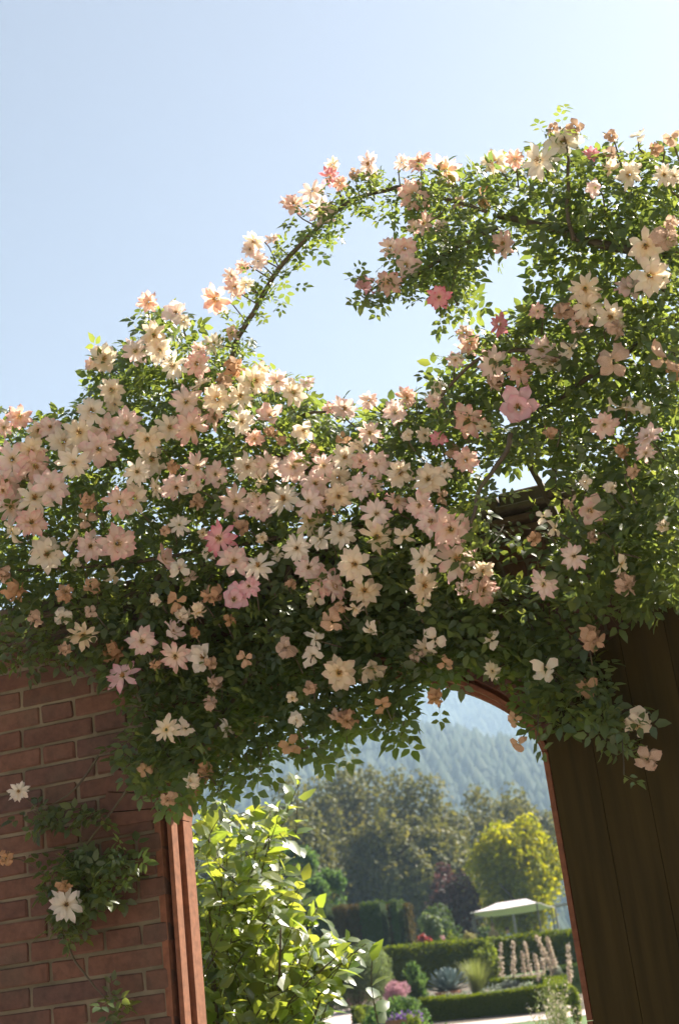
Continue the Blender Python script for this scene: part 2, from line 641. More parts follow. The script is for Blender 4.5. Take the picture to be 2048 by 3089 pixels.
# Flemish bond bricks on the front face
CH, HD, ST, JT = 0.0617, 0.113, 0.2405, 0.010
PER = HD + ST
single, rest = [], []
nrow = int(WTOP / CH)
for rrow in range(nrow):
    z0 = rrow * CH + JT * .5
    z1 = (rrow + 1) * CH - JT * .5
    off = -2.142 - 1.0 * (rrow % 2) * PER * .5 + .0
    k0 = int((WX0 - off) / PER) - 2
    k1 = int((WX1 - off) / PER) + 2
    for k in range(k0, k1):
        for a, b in ((off + k * PER, off + k * PER + HD), (off + k * PER + HD, off + (k + 1) * PER)):
            a += JT / 2; b -= JT / 2
            hi = z0 > SPR
            ex = arch_x(z1, OC + .17) if hi else AW + OC
            segs = []
            if ex <= 0:
                segs.append((a, b))
            else:
                l_, r__ = XC - ex, XC + ex
                if a < l_:
                    segs.append((a, min(b, l_)))
                if b > r__:
                    segs.append((max(a, r__), b))
            for p, q in segs:
                p, q = max(p, WX0), min(q, WX1)
                if q - p < .025:
                    continue
                vis = (-2.42 < p and q < .30 and z0 > 1.22)
                (single if vis else rest).append((p, q, z0, z1))


def dvis(s):
    p, q, z0, z1 = s
    return abs((p + q) / 2 + 2.0) if (p + q) / 2 < XC else 1.5 + abs((p + q) / 2 + .6) + max(0, 1.9 - z0) * 3


single.sort(key=dvis)
rest += single[290:]
single = single[:290]
cache = {}
for p, q, z0, z1 in single:
    key = (round(q - p, 3), random.randrange(3))
    if key not in cache:
        L, Hh = (q - p) / 2, (z1 - z0) / 2
        V, F = cbox(-L, L, 0, .05, -Hh, Hh, .004)
        V = V + rng.normal(0, .0011, V.shape)
        me = bpy.data.meshes.new('brick')
        me.from_pydata([tuple(v) for v in V], [], F)
        me.materials.append(M['brick'])
        cache[key] = me
    loc = Vector(((p + q) / 2 - XC, D - 3.9 + random.uniform(-.003, .003), (z0 + z1) / 2))
    inst('brick', cache[key], wall, Matrix.Translation(loc) @ Matrix.Rotation(random.uniform(-.006, .006), 4, 'Y'))
Vr, Fr_ = [], []
for p, q, z0, z1 in rest:
    b = cbox(p, q, D + random.uniform(-.003, .003), D + .05, z0, z1, .004)
    addbox(Vr, Fr_, b)
o = wmk('brickwork', Vr, Fr_, M['brick'])
o['kind'] = 'stuff'
# brickwork of the garden side
Vr, Fr_ = [], []
for rrow in range(nrow):
    z0, z1 = rrow * CH + .005, (rrow + 1) * CH - .005
    x = WX0 + (rrow % 2) * .12
    while x < WX1 - .3:
        a, b = x + .005, x + .235
        ex = arch_x(z0, .06) + .01
        if not (a < XC + ex and b > XC - ex) or arch_x(z0, .06) == 0:
            addbox(Vr, Fr_, box(a, b, WB - .03, WB + .006, z0, z1))
        x += .24
o = wmk('brickwork', Vr, Fr_, M['brick'])
o['kind'] = 'stuff'

# voussoirs of the arch ring, each its own brick
NV = 25
for i in range(NV):
    s0, s1 = (i + .04) / NV, (i + .96) / NV
    pts = [archpt(s0, OC + .001), archpt(s1, OC + .001), archpt(s1, OC + .188), archpt(s0, OC + .188)]
    y0, y1 = D - .007 + random.uniform(-.003, .003), D + .06
    V = [(x, y0, z) for x, z in pts] + [(x, y1, z) for x, z in pts]
    F = [(0, 3, 2, 1), (4, 5, 6, 7), (0, 1, 5, 4), (1, 2, 6, 5), (2, 3, 7, 6), (3, 0, 4, 7)]
    wmk('voussoir', V, F, M['brick'])

# moulded surround: a groove, two orders, then a rebate to the garden side
PROF = [(OC, D - .0005), (OC, D + .05), (.024, D + .05), (.024, D + .012), (.010, D + .012), (.010, D + .050), (.030, D + .052), (.030, D + .070),
        (0.0, D + .070), (0.0, D + .120), (.034, D + .120), (.034, WB + .004)]


def sweep(paths):                                # list of functions off -> (x, z)
    V, F = [], []
    m_ = len(PROF)
    for fn in paths:
        for off, y in PROF:
            x, z = fn(off)
            V.append((x, y, z))
    for i in range(len(paths) - 1):
        for j in range(m_ - 1):
            a = i * m_ + j
            F.append((a, a + 1, a + m_ + 1, a + m_))
    # solid backing ring so the piece has thickness
    o = len(V)
    for fn in paths:
        for off, y in ((OC + .03, D - .0005 + .01), (OC + .03, WB)):
            x, z = fn(off)
            V.append((x, y, z))
    for i in range(len(paths) - 1):
        F.append((o + 2 * i, o + 2 * i + 2, o + 2 * i + 3, o + 2 * i + 1))
        F.append((i * m_, (i + 1) * m_, o + 2 * i + 2, o + 2 * i))
    for e in (0, len(paths) - 1):
        F.append([e * m_ + j for j in range(m_)] + [o + 2 * e + 1, o + 2 * e])
    return V, F


for side in (-1, 1):
    for za, zb in ((0, .66), (.662, 1.33), (1.332, SPR - .002)):
        fn = [(lambda off, z=z, sd_=side: (XC + sd_ * (AW + off), z)) for z in np.linspace(za, zb, 3)]
        wmk('jamb_moulding', *sweep(fn), M['mould'])
segs = [(0, .075)] + [(.075 + i * .085, .16 + i * .085) for i in range(10)] + [(.925, 1)]
for s0, s1 in segs:
    fn = [(lambda off, s=s: archpt(s, off)) for s in np.linspace(s0 + .0012, s1 - .0012, 6)]
    wmk('arch_moulding', *sweep(fn), M['mould'])

# coping: three creased courses of tiles, each tile its own piece
zc = WTOP
for c in range(4):
    hgt, ov, ln = ((.024, .03, .26), (.024, .055, .26), (.024, .08, .26), (.05, .045, .22))[c]
    x = -2.75 + (c % 2) * ln / 2
    tiles = []
    while x < .75:
        V, F = cbox(x + .003, x + ln - .003, D - ov + random.uniform(-.006, .006), WB + ov, zc + random.uniform(0, .003), zc + hgt - .002, .005)
        wmk('coping_tile', V, F, M['coping'])
        x += ln
    Vr, Fr_ = [], []
    for a, b in ((WX0, -2.75 + (c % 2) * ln / 2), (x, WX1)):
        xx = a
        while xx < b - .05:
            addbox(Vr, Fr_, cbox(xx + .003, min(xx + ln, b) - .003, D - ov, WB + ov, zc, zc + hgt - .002, .005))
            xx += ln
    o = wmk('coping', Vr, Fr_, M['coping'])
    o['kind'] = 'stuff'
    zc += hgt

# ------------------------------------------------------------------ the open gate leaf
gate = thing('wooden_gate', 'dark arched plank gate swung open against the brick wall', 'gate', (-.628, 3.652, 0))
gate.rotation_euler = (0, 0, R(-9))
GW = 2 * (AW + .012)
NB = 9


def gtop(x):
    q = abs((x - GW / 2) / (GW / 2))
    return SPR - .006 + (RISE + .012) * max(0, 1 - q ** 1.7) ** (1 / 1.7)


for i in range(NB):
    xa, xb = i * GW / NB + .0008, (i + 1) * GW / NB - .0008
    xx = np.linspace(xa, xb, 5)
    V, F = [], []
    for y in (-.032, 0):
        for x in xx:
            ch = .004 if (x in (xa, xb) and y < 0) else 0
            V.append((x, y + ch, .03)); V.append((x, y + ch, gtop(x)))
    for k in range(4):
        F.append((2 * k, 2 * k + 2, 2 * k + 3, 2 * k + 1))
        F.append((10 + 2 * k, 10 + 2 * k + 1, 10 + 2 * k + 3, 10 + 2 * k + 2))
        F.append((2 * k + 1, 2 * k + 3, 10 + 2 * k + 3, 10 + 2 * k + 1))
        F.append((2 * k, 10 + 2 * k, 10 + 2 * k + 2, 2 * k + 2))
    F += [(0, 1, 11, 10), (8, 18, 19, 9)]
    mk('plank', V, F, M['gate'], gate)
for zl in (.35, 1.05, 1.82):
    V, F = cbox(.03, GW - .03, .0005, .03, zl, zl + .11, .004)
    mk('ledge', V, F, M['gate'], gate)
for zl in (.40,):
    V, F = cbox(-.012, .46, -.0365, -.0325, zl - .018, zl + .018, .0015)
    s = mk('strap_hinge', V, F, M['iron'], gate)
    V, F = tube([(-.012, -.03, zl - .03), (-.012, -.03, zl + .03)], .009, 8)
    mk('hinge_pin', V, clean(F), M['iron'], s)

# ------------------------------------------------------------------ climbing roses
K = IW / 1568.0


def inpoly(px, py, poly):
    poly = np.asarray(poly, float)
    c = np.zeros(len(px), bool)
    j = len(poly) - 1
    for i in range(len(poly)):
        xi, yi = poly[i]
        xj, yj = poly[j]
        hit = ((yi > py) != (yj > py)) & (px < (xj - xi) * (py - yi) / (yj - yi + 1e-12) + xi)
        c ^= hit
        j = i
    return c


MAIN = [(-30, 1000), (0, 985), (60, 965), (180, 950), (215, 905), (215, 840), (240, 815), (300, 795), (335, 750), (345, 705),
        (400, 715), (435, 735), (440, 780), (480, 805), (540, 810), (600, 855), (660, 875), (715, 895), (735, 945), (830, 960), (880, 945),
        (940, 925), (990, 905), (1035, 850), (1080, 800), (1130, 770), (1200, 725), (1245, 700), (1262, 650), (1235, 600), (1190, 575),
        (1150, 565), (1090, 570), (1062, 640), (1075, 715), (1040, 725), (1030, 660), (990, 640), (930, 655), (900, 640), (925, 600), (960, 550), (950, 500),
        (985, 490), (960, 450), (950, 420), (1000, 395), (1040, 405), (1090, 395), (1140, 385), (1210, 375), (1260, 340), (1340, 330),
        (1370, 370), (1420, 345), (1500, 340), (1600, 330), (1600, 1390), (1500, 1400), (1440, 1400), (1380, 1420), (1330, 1500),
        (1390, 1540), (1420, 1620), (1480, 1660), (1460, 1700), (1440, 1760), (1400, 1710), (1330, 1640), (1290, 1690), (1250, 1690),
        (1215, 1630), (1180, 1570), (1100, 1535), (1030, 1560), (940, 1570), (930, 1700), (880, 1650), (860, 1610), (830, 1650),
        (800, 1730), (770, 1700), (740, 1750), (700, 1740), (660, 1690), (640, 1740), (620, 1790), (570, 1770), (520, 1800), (480, 1850),
        (400, 1850), (330, 1800), (280, 1740), (310, 1680), (330, 1620), (260, 1580), (230, 1520), (100, 1530), (0, 1540), (-30, 1540)]
SPARSE = [([(1090, 1070), (1290, 1050), (1330, 1140), (1290, 1240), (1250, 1340), (1150, 1350), (1090, 1200)], .06),
          ([(1290, 1340), (1450, 1350), (1400, 1540), (1280, 1500)], .35),
          ([(1140, 1330), (1270, 1300), (1290, 1440), (1150, 1440)], .3),
          ([(-30, 1420), (220, 1400), (240, 1540), (-30, 1560)], .55),
          ([(1290, 1500), (1500, 1500), (1500, 1800), (1180, 1800)], .55),
          ([(960, 380), (1250, 340), (1230, 600), (1060, 560), (900, 660)], .45), ([(1250, 330), (1600, 330), (1600, 780), (1250, 780)], .58), ([(1000, 760), (1600, 760), (1600, 1060), (1000, 1060)], .75)]
SPRIGS = [[(80, 1860), (150, 1850), (160, 1880), (110, 1910), (70, 1890)],
          [(100, 1990), (180, 1960), (250, 1950), (330, 1980), (300, 2030), (260, 2080), (200, 2090), (120, 2060)],
          [(120, 2090), (200, 2090), (190, 2150), (150, 2170)],
          [(190, 1880), (240, 1860), (230, 1900)],
          [(240, 2285), (275, 2290), (270, 2340), (250, 2350)]]


def yfront(px, py):                              # how far the growth bulges out from the wall, by photo-width units
    b = np.interp(px, [0, 600, 1000, 1300, 1568], [3.42, 3.40, 3.30, 3.12, 2.95])
    low = np.clip((py - 1250) / 250, 0, 1)
    b = b + low * np.interp(px, [0, 600, 1000, 1568], [.06, .04, .12, .42])
    return b


def sample_leaves(n, poly, box_, thick=None, wallhug=False):
    out = []
    got = 0
    while got < n:
        px = rng.uniform(box_[0], box_[2], n)
        py = rng.uniform(box_[1], box_[3], n)
        k = inpoly(px, py, poly)
        if not wallhug:
            keep = np.ones(n)
            for pl, p in SPARSE:
                keep[inpoly(px, py, pl)] = p
            k &= rng.random(n) < keep
        px, py = px[k], py[k]
        if wallhug:
            Y = rng.uniform(3.56, 3.67, len(px))
        else:
            yf = yfront(px, py)
            u = rng.random(len(px)) ** 1.25
            tk = np.where(py < 760, .26, np.interp(py, [760, 1000, 1300, 1420], [.32, .5, .5, .26]))
            Y = yf + u * tk
        P = np.array([at(a * K, b * K, c) for a, b, c in zip(px, py, Y)])
        if len(P):
            bad = (P[:, 1] > 3.64) & (P[:, 2] < 2.76)
            if not wallhug:
                P, px, py = P[~bad], px[~bad], py[~bad]
            out.append(P)
            got += len(P)
    return np.concatenate(out)[:n]


rose_a = thing('climbing_rose', 'pale pink climbing rose draped along the wall top over the archway', 'rose', (-2.95, 3.6, 0))
rose_b = thing('climbing_rose', 'taller climbing rose with looping canes rising above the gate side of the wall', 'rose', (.42, 3.6, 0))
SPLIT = 1010 * K


def rloc(o):
    return np.array(o.location)


LT, LF = rose_leaf_t()
leaf_meshes = []
for v in range(5):
    V = LT + rng.normal(0, .022, LT.shape)
    me = bpy.data.meshes.new('leaf')
    me.from_pydata([tuple(x) for x in V], [], [tuple(int(i) for i in q) for q in LF])
    me.materials.append(M['rose_leaf'])
    leaf_meshes.append(me)

PL = sample_leaves(9600, MAIN, (-30, 330, 1600, 1850))
PS = np.concatenate([sample_leaves(n_, pl, (60, 1840, 340, 2360), wallhug=True) for pl, n_ in zip(SPRIGS, (26, 120, 34, 12, 10))])

# canes, by photo position and depth
CANES = {}


def cane(rose, pts, Ys, r0, r1, z=None):
    P = np.array([at(x, y, Y) for (x, y), Y in zip(pts, Ys)])
    S = spline(P, max(8, len(pts) * 5))
    S = S + np.cumsum(rng.normal(0, .0016, S.shape), axis=0) * .6
    CANES.setdefault(rose.name, []).append((S, np.linspace(r0, r1, len(S))))
    return S


def z8(L): return [(600 + x / 1.96, 400 + y / 1.96) for x, y in L]
def z7(L): return [(1200 + x / 1.849, 350 + y / 1.849) for x, y in L]
def zr(L): return [(1350 + x / 2.246, 1200 + y / 2.246) for x, y in L]


ARCH = cane(rose_a, z8([(150, 1500), (200, 1330), (240, 1200), (330, 1050), (400, 930), (470, 810), (560, 710), (690, 570), (790, 480), (900, 410), (1040, 370), (1180, 345), (1330, 380), (1500, 430), (1700, 500)]),
            np.linspace(3.5, 3.15, 15), .0085, .005)
BR2 = cane(rose_b, z8([(1760, 560), (1560, 660), (1450, 740), (1300, 840), (1150, 870), (1010, 940), (985, 1010)]), np.linspace(3.2, 3.1, 7), .007, .0025)
CN3 = cane(rose_b, z7([(560, 560), (800, 620), (900, 640), (1050, 700), (1250, 750), (1400, 780), (1600, 810)]), np.linspace(3.2, 3.05, 7), .009, .014)
CN4 = cane(rose_b, z7([(770, 1640), (835, 1610), (900, 1580), (980, 1510), (1100, 1430), (1300, 1300), (1380, 1190), (1600, 1110)]), np.linspace(3.25, 3.1, 8), .005, .009)
CN5 = cane(rose_b, z7([(900, 60), (945, 200), (950, 380), (960, 560), (1000, 700)]), np.linspace(3.1, 3.1, 5), .003, .006)
CN6 = cane(rose_b, zr([(430, 240), (400, 340), (320, 450), (230, 590), (200, 700), (160, 830)]), np.linspace(3.05, 3.0, 6), .0065, .004)
CN7 = cane(rose_b, z7([(330, 1060), (300, 960), (330, 840), (400, 700)]), np.linspace(3.15, 3.15, 4), .003, .004)
CN8 = cane(rose_b, z7([(240, 1560), (420, 1360), (610, 1300), (740, 1290), (900, 1320)]), np.linspace(3.2, 3.1, 5), .004, .006)
CN9 = cane(rose_a, z8([(570, 1690), (640, 1650), (760, 1640), (850, 1650)]), np.linspace(3.4, 3.35, 4), .005, .003)
for rose, x0, pts in ((rose_b, .0, [(1660, 1500), (1700, 1250), (1850, 1000), (1900, 760)]), (rose_b, .0, [(1700, 1600), (1600, 1400), (1500, 1300), (1400, 1250), (1200, 1250)]),
                      (rose_a, .0, [(1500, 1620), (1300, 1560), (1000, 1600), (700, 1650), (400, 1700), (100, 1720), (-40, 1700)]),
                      (rose_a, .0, [(1250, 1560), (1000, 1450), (700, 1300), (520, 1150), (480, 960)]),
                      (rose_a, .0, [(900, 1620), (850, 1800), (780, 2000), (650, 2200), (560, 2330)]),
                      (rose_a, .0, [(500, 1690), (420, 1900), (420, 2100), (520, 2300)]),
                      (rose_b, .0, [(1500, 1700), (1600, 1900), (1700, 2100), (1850, 2230)])):
    cane(rose, pts, np.full(len(pts), 3.5), .010, .004)
for pts in ([(420, 2330), (360, 2420), (260, 2560), (190, 2680), (190, 2840)], [(300, 2280), (230, 2380), (140, 2440)], [(190, 2820), (240, 2920), (335, 3040)]):
    cane(rose_a, pts, np.full(len(pts), 3.64), .004, .002)
# trunks rising from the border at the foot of the wall
for rose, P in ((rose_b, [(.42, 3.58, 0), (.46, 3.50, .8), (.38, 3.45, 1.6), (.28, 3.40, 2.3), (.0, 3.3, 2.9)]),
                (rose_a, [(-2.95, 3.60, 0), (-2.9, 3.52, .9), (-2.95, 3.48, 1.7), (-2.8, 3.46, 2.35), (-2.3, 3.45, 2.75)])):
    S = spline(P, 24)
    CANES[rose.name].append((S, np.linspace(.03, .014, 24)))


def along(S, n, spread, t0=0, t1=1):
    i = rng.uniform(t0 * (len(S) - 1), t1 * (len(S) - 1), n)
    a = i.astype(int).clip(0, len(S) - 2)
    p = S[a] + (S[a + 1] - S[a]) * (i - a)[:, None]
    return p + np.clip(rng.normal(0, spread, (n, 3)), -1.5 * spread, 1.5 * spread)


PA = np.concatenate([along(ARCH, 210, .032), along(ARCH, 90, .045, .45, 1), along(BR2, 150, .04, 0, .85), along(CN5, 30, .03), along(CN6, 14, .03), along(CN7, 60, .035), along(CN8, 40, .04)])
# hanging tips below the arch crown and on the gate side
TIPS = [(600, 1790), (575, 1760), (625, 1750), (735, 1745), (800, 1720), (870, 1680), (895, 1690), (925, 1700), (905, 1665), (845, 1640), (1015, 1635), (520, 1790), (500, 1830), (1240, 1700), (1440, 1790), (1130, 1260), (1120, 1200), (1140, 1230), (1110, 1170), (1100, 1290)]
PT = np.array([at(x * K, y * K, 3.42 if x < 1100 else 3.2) for x, y in TIPS])

allP = np.concatenate([PL, PA, PT, PS])
kindL = np.concatenate([np.zeros(len(PL)), np.ones(len(PA)), np.ones(len(PT)) * 2, np.ones(len(PS)) * 3])
Nn = rng.normal(0, .6, allP.shape) + np.array([0.15, -.5, .75])
Tn = rng.normal(0, .8, allP.shape) + np.array([0, -.35, -.55])
FrA = frames(Nn, Tn)
SzA = rng.uniform(.058, .095, len(allP)) * np.where(kindL == 1, .72, 1.0)
v_ = allP - CAM
dep = v_ @ f_
pxA = IW / 2 + FPX * (v_ @ r_) / dep
isB = pxA > SPLIT
isB[kindL == 1] = False
isB[len(PL) + 300:len(PL) + len(PA)] = True
for rose, sel in ((rose_a, ~isB), (rose_b, isB)):
    ids = np.where(sel)[0]
    # the leaves nearest to the viewer's side of the growth are single pieces
    front = allP[ids, 1] - np.where(kindL[ids] == 2, 1.0, 0)
    order = ids[np.argsort(front)]
    inb = order[(pxA[order] > -20) & (pxA[order] < 2070)]
    solo = set(inb[:285].tolist())
    L0 = rloc(rose)
    for i in solo:
        Mx = Matrix.Identity(4)
        for a in range(3):
            for b in range(3):
                Mx[a][b] = float(FrA[i, a, b] * SzA[i])
            Mx[a][3] = float(allP[i, a] - L0[a])
        inst('leaf', leaf_meshes[i % 5], rose, Mx)
    others = np.array([i for i in ids if i not in solo])
    V, F = scatter(LT, LF, allP[others] - L0, FrA[others], SzA[others])
    o = mk('foliage', V, F, M['rose_leaf'], rose)
    o['kind'] = 'stuff'

# ---- flowers
def petal_grid(L, W, lift, curl, tipw, rows=5, crumple=0.0, twist=0.0):
    V, UV = [], []
    ang = lift
    x, z = 0.06, 0.0
    for i in range(rows):
        t = i / (rows - 1)
        wdt = W * (math.sin(math.pi * min(1, .13 + .60 * t)) ** 1.1) * (1 if t < .8 else tipw)
        if i == rows - 1:
            wdt *= .22
        for s in (-1, 0, 1):
            cup = .10 * W * abs(s)
            dx = .03 * L if (i == rows - 1 and s == 0) else 0
            V.append((x + dx + random.gauss(0, crumple), s * wdt * .5 + random.gauss(0, crumple), z + cup + s * twist * W * t + random.gauss(0, crumple)))
            UV.append(((s + 1) / 2, t))
        st = L / (rows - 1)
        x += st * math.cos(ang)
        z += st * math.sin(ang)
        ang += curl / (rows - 1)
    F = []
    for i in range(rows - 1):
        for s in range(2):
            a = i * 3 + s
            F.append((a, a + 1, a + 4, a + 3))
    return np.array(V), F, UV


def flower_mesh(kind, seed):
    random.seed(seed)
    Vs, Fs, UVs, o = [], [], [], 0
    rings = {'open': [(10, .50, .235, .13, -.25), (8, .44, .21, .36, -.3), (5, .30, .16, .75, -.2)],
             'star': [(10, .52, .19, .06, -.2), (8, .43, .17, .32, -.2)],
             'cup': [(6, .52, .36, .75, -.55), (5, .42, .30, 1.0, -.4)],
             'drop': [(6, .46, .36, -.75, -.9), (4, .36, .28, .2, -1.2), (3, .25, .22, .9, -.2)],
             'ragged': [(4, .50, .36, -.1, -.9), (3, .44, .34, .5, -.9)]}[kind]
    cr = {'open': .008, 'star': .009, 'cup': .010, 'drop': .022, 'ragged': .016}[kind]
    for r_i, (n, L, W, lift, curl) in enumerate(rings):
        a0 = random.uniform(0, 6.28)
        for k in range(n):
            if random.random() < (.05 if kind != 'ragged' else .15):
                continue
            V, F, UV = petal_grid(L * random.uniform(.82, 1.08), W * random.uniform(.8, 1.12), lift + random.gauss(0, .16), curl + random.gauss(0, .3), random.uniform(.7, .95), crumple=cr, twist=random.gauss(0, .18))
            a = a0 + 2 * math.pi * k / n + random.gauss(0, .13)
            c, s = math.cos(a), math.sin(a)
            V = np.stack([V[:, 0] * c - V[:, 1] * s, V[:, 0] * s + V[:, 1] * c, V[:, 2] + .012 * r_i], 1)
            Vs.append(V); UVs += UV
            Fs += [tuple(i + o for i in q) for q in F]
            o += len(V)
    V = np.concatenate(Vs)
    me = bpy.data.meshes.new('flower')
    me.from_pydata([tuple(v) for v in V], [], Fs)
    lay = me.uv_layers.new(name='UVMap')
    for lp in me.loops:
        lay.data[lp.index].uv = UVs[lp.vertex_index]
    me.polygons.foreach_set('use_smooth', np.ones(len(me.polygons), bool))
    me.materials.append(M['petal_cream'])
    me.update()
    return me


FM = {k: [flower_mesh(k, 100 + 17 * i + len(k)) for i in range(n)] for k, n in (('open', 5), ('star', 4), ('cup', 3), ('drop', 5), ('ragged', 4))}
random.seed(21)
# stamens: a dome of filaments
Vs, Fs = [], []
for i in range(26):
    a, rr = random.uniform(0, 6.28), random.uniform(.02, .10)
    h = random.uniform(.05, .11)
    p = np.array([rr * .5 * math.cos(a), rr * .5 * math.sin(a), .02]); q = np.array([rr * math.cos(a), rr * math.sin(a), .03 + h])
    addbox(Vs, Fs, (np.array([p + (-.004, 0, 0), p + (.004, 0, 0), q + (.012, 0, 0), q + (0, .012, .012), q + (-.012, 0, 0)]), [(0, 1, 2, 4), (4, 2, 3)]))
cm = bpy.data.meshes.new('flower_centre')
cm.from_pydata([tuple(v) for v in Vs], [], Fs)
cm.materials.append(M['stamen'])

FL = []


def add(origin, sc, L):
    for x, y, d, t in L:
        FL.append((origin[0] + x / sc, origin[1] + y / sc, d / sc, t))


def P4(s):
    out = []
    for tok in s.split():
        a = tok.split(',')
        out.append((float(a[0]), float(a[1]), float(a[2]), a[3]))
    return out


add((0, 850), 1.568, P4('703,95,80,p 835,150,100,o 870,190,60,o 1025,80,110,p 1110,30,80,p 1165,15,60,o 725,250,100,o 760,325,110,o 640,330,100,o 490,365,110,o 440,390,60,p 825,395,110,o 935,390,100,o 1090,245,60,o 1010,295,80,o 940,320,60,p 1120,400,110,w 1205,465,120,o 1235,410,60,w 1310,470,90,o 1385,525,100,o 1450,480,60,p 880,570,120,o 1030,555,110,o 950,490,90,o 1140,545,100,o 1050,465,90,w 530,510,90,o 545,580,70,o 435,615,110,o 95,635,90,p 20,690,70,o 600,670,110,p 505,700,110,p 380,715,120,o 240,690,90,o 150,800,100,o 180,700,90,o 60,840,130,p 165,870,120,p 350,855,120,o 470,790,130,p 420,760,100,o 300,760,110,o 30,940,130,p 20,990,80,p 240,975,130,p 165,1025,130,o 50,1065,120,p 150,1140,120,p 60,1180,110,w 700,745,110,o 715,845,110,o 650,900,100,o 805,690,110,o 910,690,130,o 870,640,90,o 1020,640,100,p 1140,660,100,o 1205,740,70,o 1280,640,100,o 1280,720,70,w 1330,755,60,w 1440,705,90,o 565,1040,110,p 635,1025,110,o 415,1050,100,w 415,1130,80,w 930,880,110,o 1020,910,90,o 835,970,110,p 930,960,80,w 820,870,70,w 1170,870,110,o 1270,870,100,o 1235,935,80,w 1115,1040,120,o 1205,1010,70,w 1225,1070,100,p 1345,1030,130,o 1460,1040,110,p 1390,875,120,o 1480,800,70,w 1530,870,90,o 1490,955,110,o 1540,1040,100,o 740,975,80,s 850,1150,80,s 780,1180,60,w 1040,1215,120,P 930,1050,80,w 225,1290,130,o 330,1230,100,s 430,1250,110,o 555,1240,140,p 770,1320,120,p 850,1355,90,w 1105,1325,120,o 1225,1345,110,o 1310,1290,60,s 1405,1260,110,o 1460,1350,100,p 1460,1130,120,s 1515,1220,100,s 990,1280,50,s 540,1385,90,w 430,1440,90,w 310,1470,100,w 80,1470,110,w 10,1390,90,w 1180,1440,90,P 1105,1505,110,P 1000,1490,110,w 830,1510,90,w 900,1400,70,w 735,1510,60,w 1090,1600,70,w 940,1560,80,w 865,1590,90,w 300,1590,100,w 165,1600,80,w 395,1670,110,o 430,1560,70,w 670,1700,110,o 815,1660,90,p 545,1765,120,w 830,1770,110,o 965,1775,110,o 925,1660,60,w 1350,1735,110,w 1490,1690,90,s 1480,1770,90,s 1160,1780,70,w 1380,1430,60,w 1540,1420,110,o 1490,1500,80,s 1240,1210,50,w 1150,1160,80,w 960,1190,50,w 360,1340,60,w 120,920,80,w'))
add((600, 1100), 1.742, P4('690,230,60,p 760,235,110,p 890,190,80,o 1085,175,90,p 1030,250,100,p 900,360,100,p 850,420,90,o 755,385,60,w 1260,390,60,P 1185,370,60,o 1100,370,50,w 1415,290,140,o 1500,330,70,o 765,490,110,o 930,520,120,o 850,510,70,p 1055,570,120,o 1205,605,140,o 1350,460,100,w 1400,500,100,o 1290,560,70,o 730,590,110,o 850,640,110,p 735,690,120,o 600,630,100,o 600,720,120,p 930,640,70,o 930,785,120,p 1040,720,100,o 1160,735,120,o 1280,690,80,w 1225,820,130,p 1325,865,170,p 1350,1025,180,p 745,895,120,o 935,900,140,o 1080,900,110,s 630,920,100,s 1180,1030,130,o 820,1050,140,o 580,800,120,s 1180,1160,130,o 1490,1185,130,p 1400,1170,80,p 1490,1080,90,o 710,1170,120,p 620,1210,100,s 870,1190,130,o 820,1280,90,s 700,1350,110,w 905,1390,80,s 1170,1260,70,w 740,1270,60,w 735,1620,140,o 600,1565,110,o 915,1590,120,s 620,1450,90,o 1240,1440,110,s 1140,1525,80,w 1295,1570,60,w 1270,1410,70,P 1195,1490,90,s 580,1700,80,w 1240,1755,100,w 960,1790,90,w 780,1870,120,w 710,1840,60,w 510,1870,90,w 480,2000,100,w 1540,1610,80,s 1540,1450,90,s 460,1490,120,w 245,1555,80,w 80,1680,90,w 70,1570,80,w 140,1910,100,w 490,1750,60,w 60,1770,80,w'))
add((1350, 1200), 2.246, P4('580,960,110,w 650,810,90,s 720,880,110,s 960,760,160,o 855,1075,140,p 650,1260,150,p 820,710,110,w 1350,270,160,p 1340,380,100,p 1060,180,140,o 1200,60,180,w 680,240,110,w 1170,1130,120,w 1220,1270,180,w 980,950,60,w 1450,870,80,w 930,570,80,w 1260,500,80,w 1185,370,80,w 1110,610,50,w'))
add((1200, 350), 1.849, P4('985,60,110,w 860,70,70,w 925,150,150,o 790,250,170,o 540,260,110,o 650,240,90,o 270,300,130,p 20,260,70,p 120,260,120,p 90,440,140,p 150,600,100,o 240,620,60,o 90,620,60,p 590,710,120,o 40,740,100,p 40,830,120,p 230,1010,100,P 560,1160,100,P 1190,110,60,w 1340,115,70,w 1430,190,70,w 1520,120,80,w 1190,210,90,w 1290,330,120,o 1480,330,100,o 1540,340,80,o 1080,215,60,P 780,1090,70,o 1380,720,150,o 1500,680,150,w 1400,890,170,o 1290,960,140,p 1040,960,140,o 1050,1060,130,o 910,1090,120,w 1190,1120,140,o 1010,1150,120,o 1220,1190,120,w 400,1270,100,p 320,1360,80,p 370,1210,60,p 540,1380,140,o 530,1490,110,w 870,1380,170,o 800,1310,130,o 670,1430,120,p 960,1290,100,s 670,1630,180,P 400,1700,170,o 1200,1370,160,w 1490,1350,170,w 1540,1440,120,w 1270,1600,140,w 1150,1690,100,o 1370,1620,90,w 480,470,110,w 340,480,90,w 1180,290,100,w 1520,600,100,w 40,1590,90,p 220,1520,90,o 200,1590,60,p 220,1800,60,P 60,1780,60,w 1100,400,50,o'))
add((600, 400), 1.96, P4('90,1000,120,p 205,930,90,p 275,880,110,p 190,850,80,p 260,790,70,p 350,760,90,p 300,690,80,p 330,640,100,o 435,630,70,p 560,430,130,p 670,345,110,p 725,470,130,p 770,260,90,P 835,300,70,p 920,240,80,w 1010,190,120,p 1160,165,110,p 1330,170,90,p 190,1190,80,o 90,1240,90,o 960,915,110,P 1120,890,120,p 1130,680,100,p 1200,690,120,p 1200,800,110,p 1420,970,100,p 790,190,60,o'))
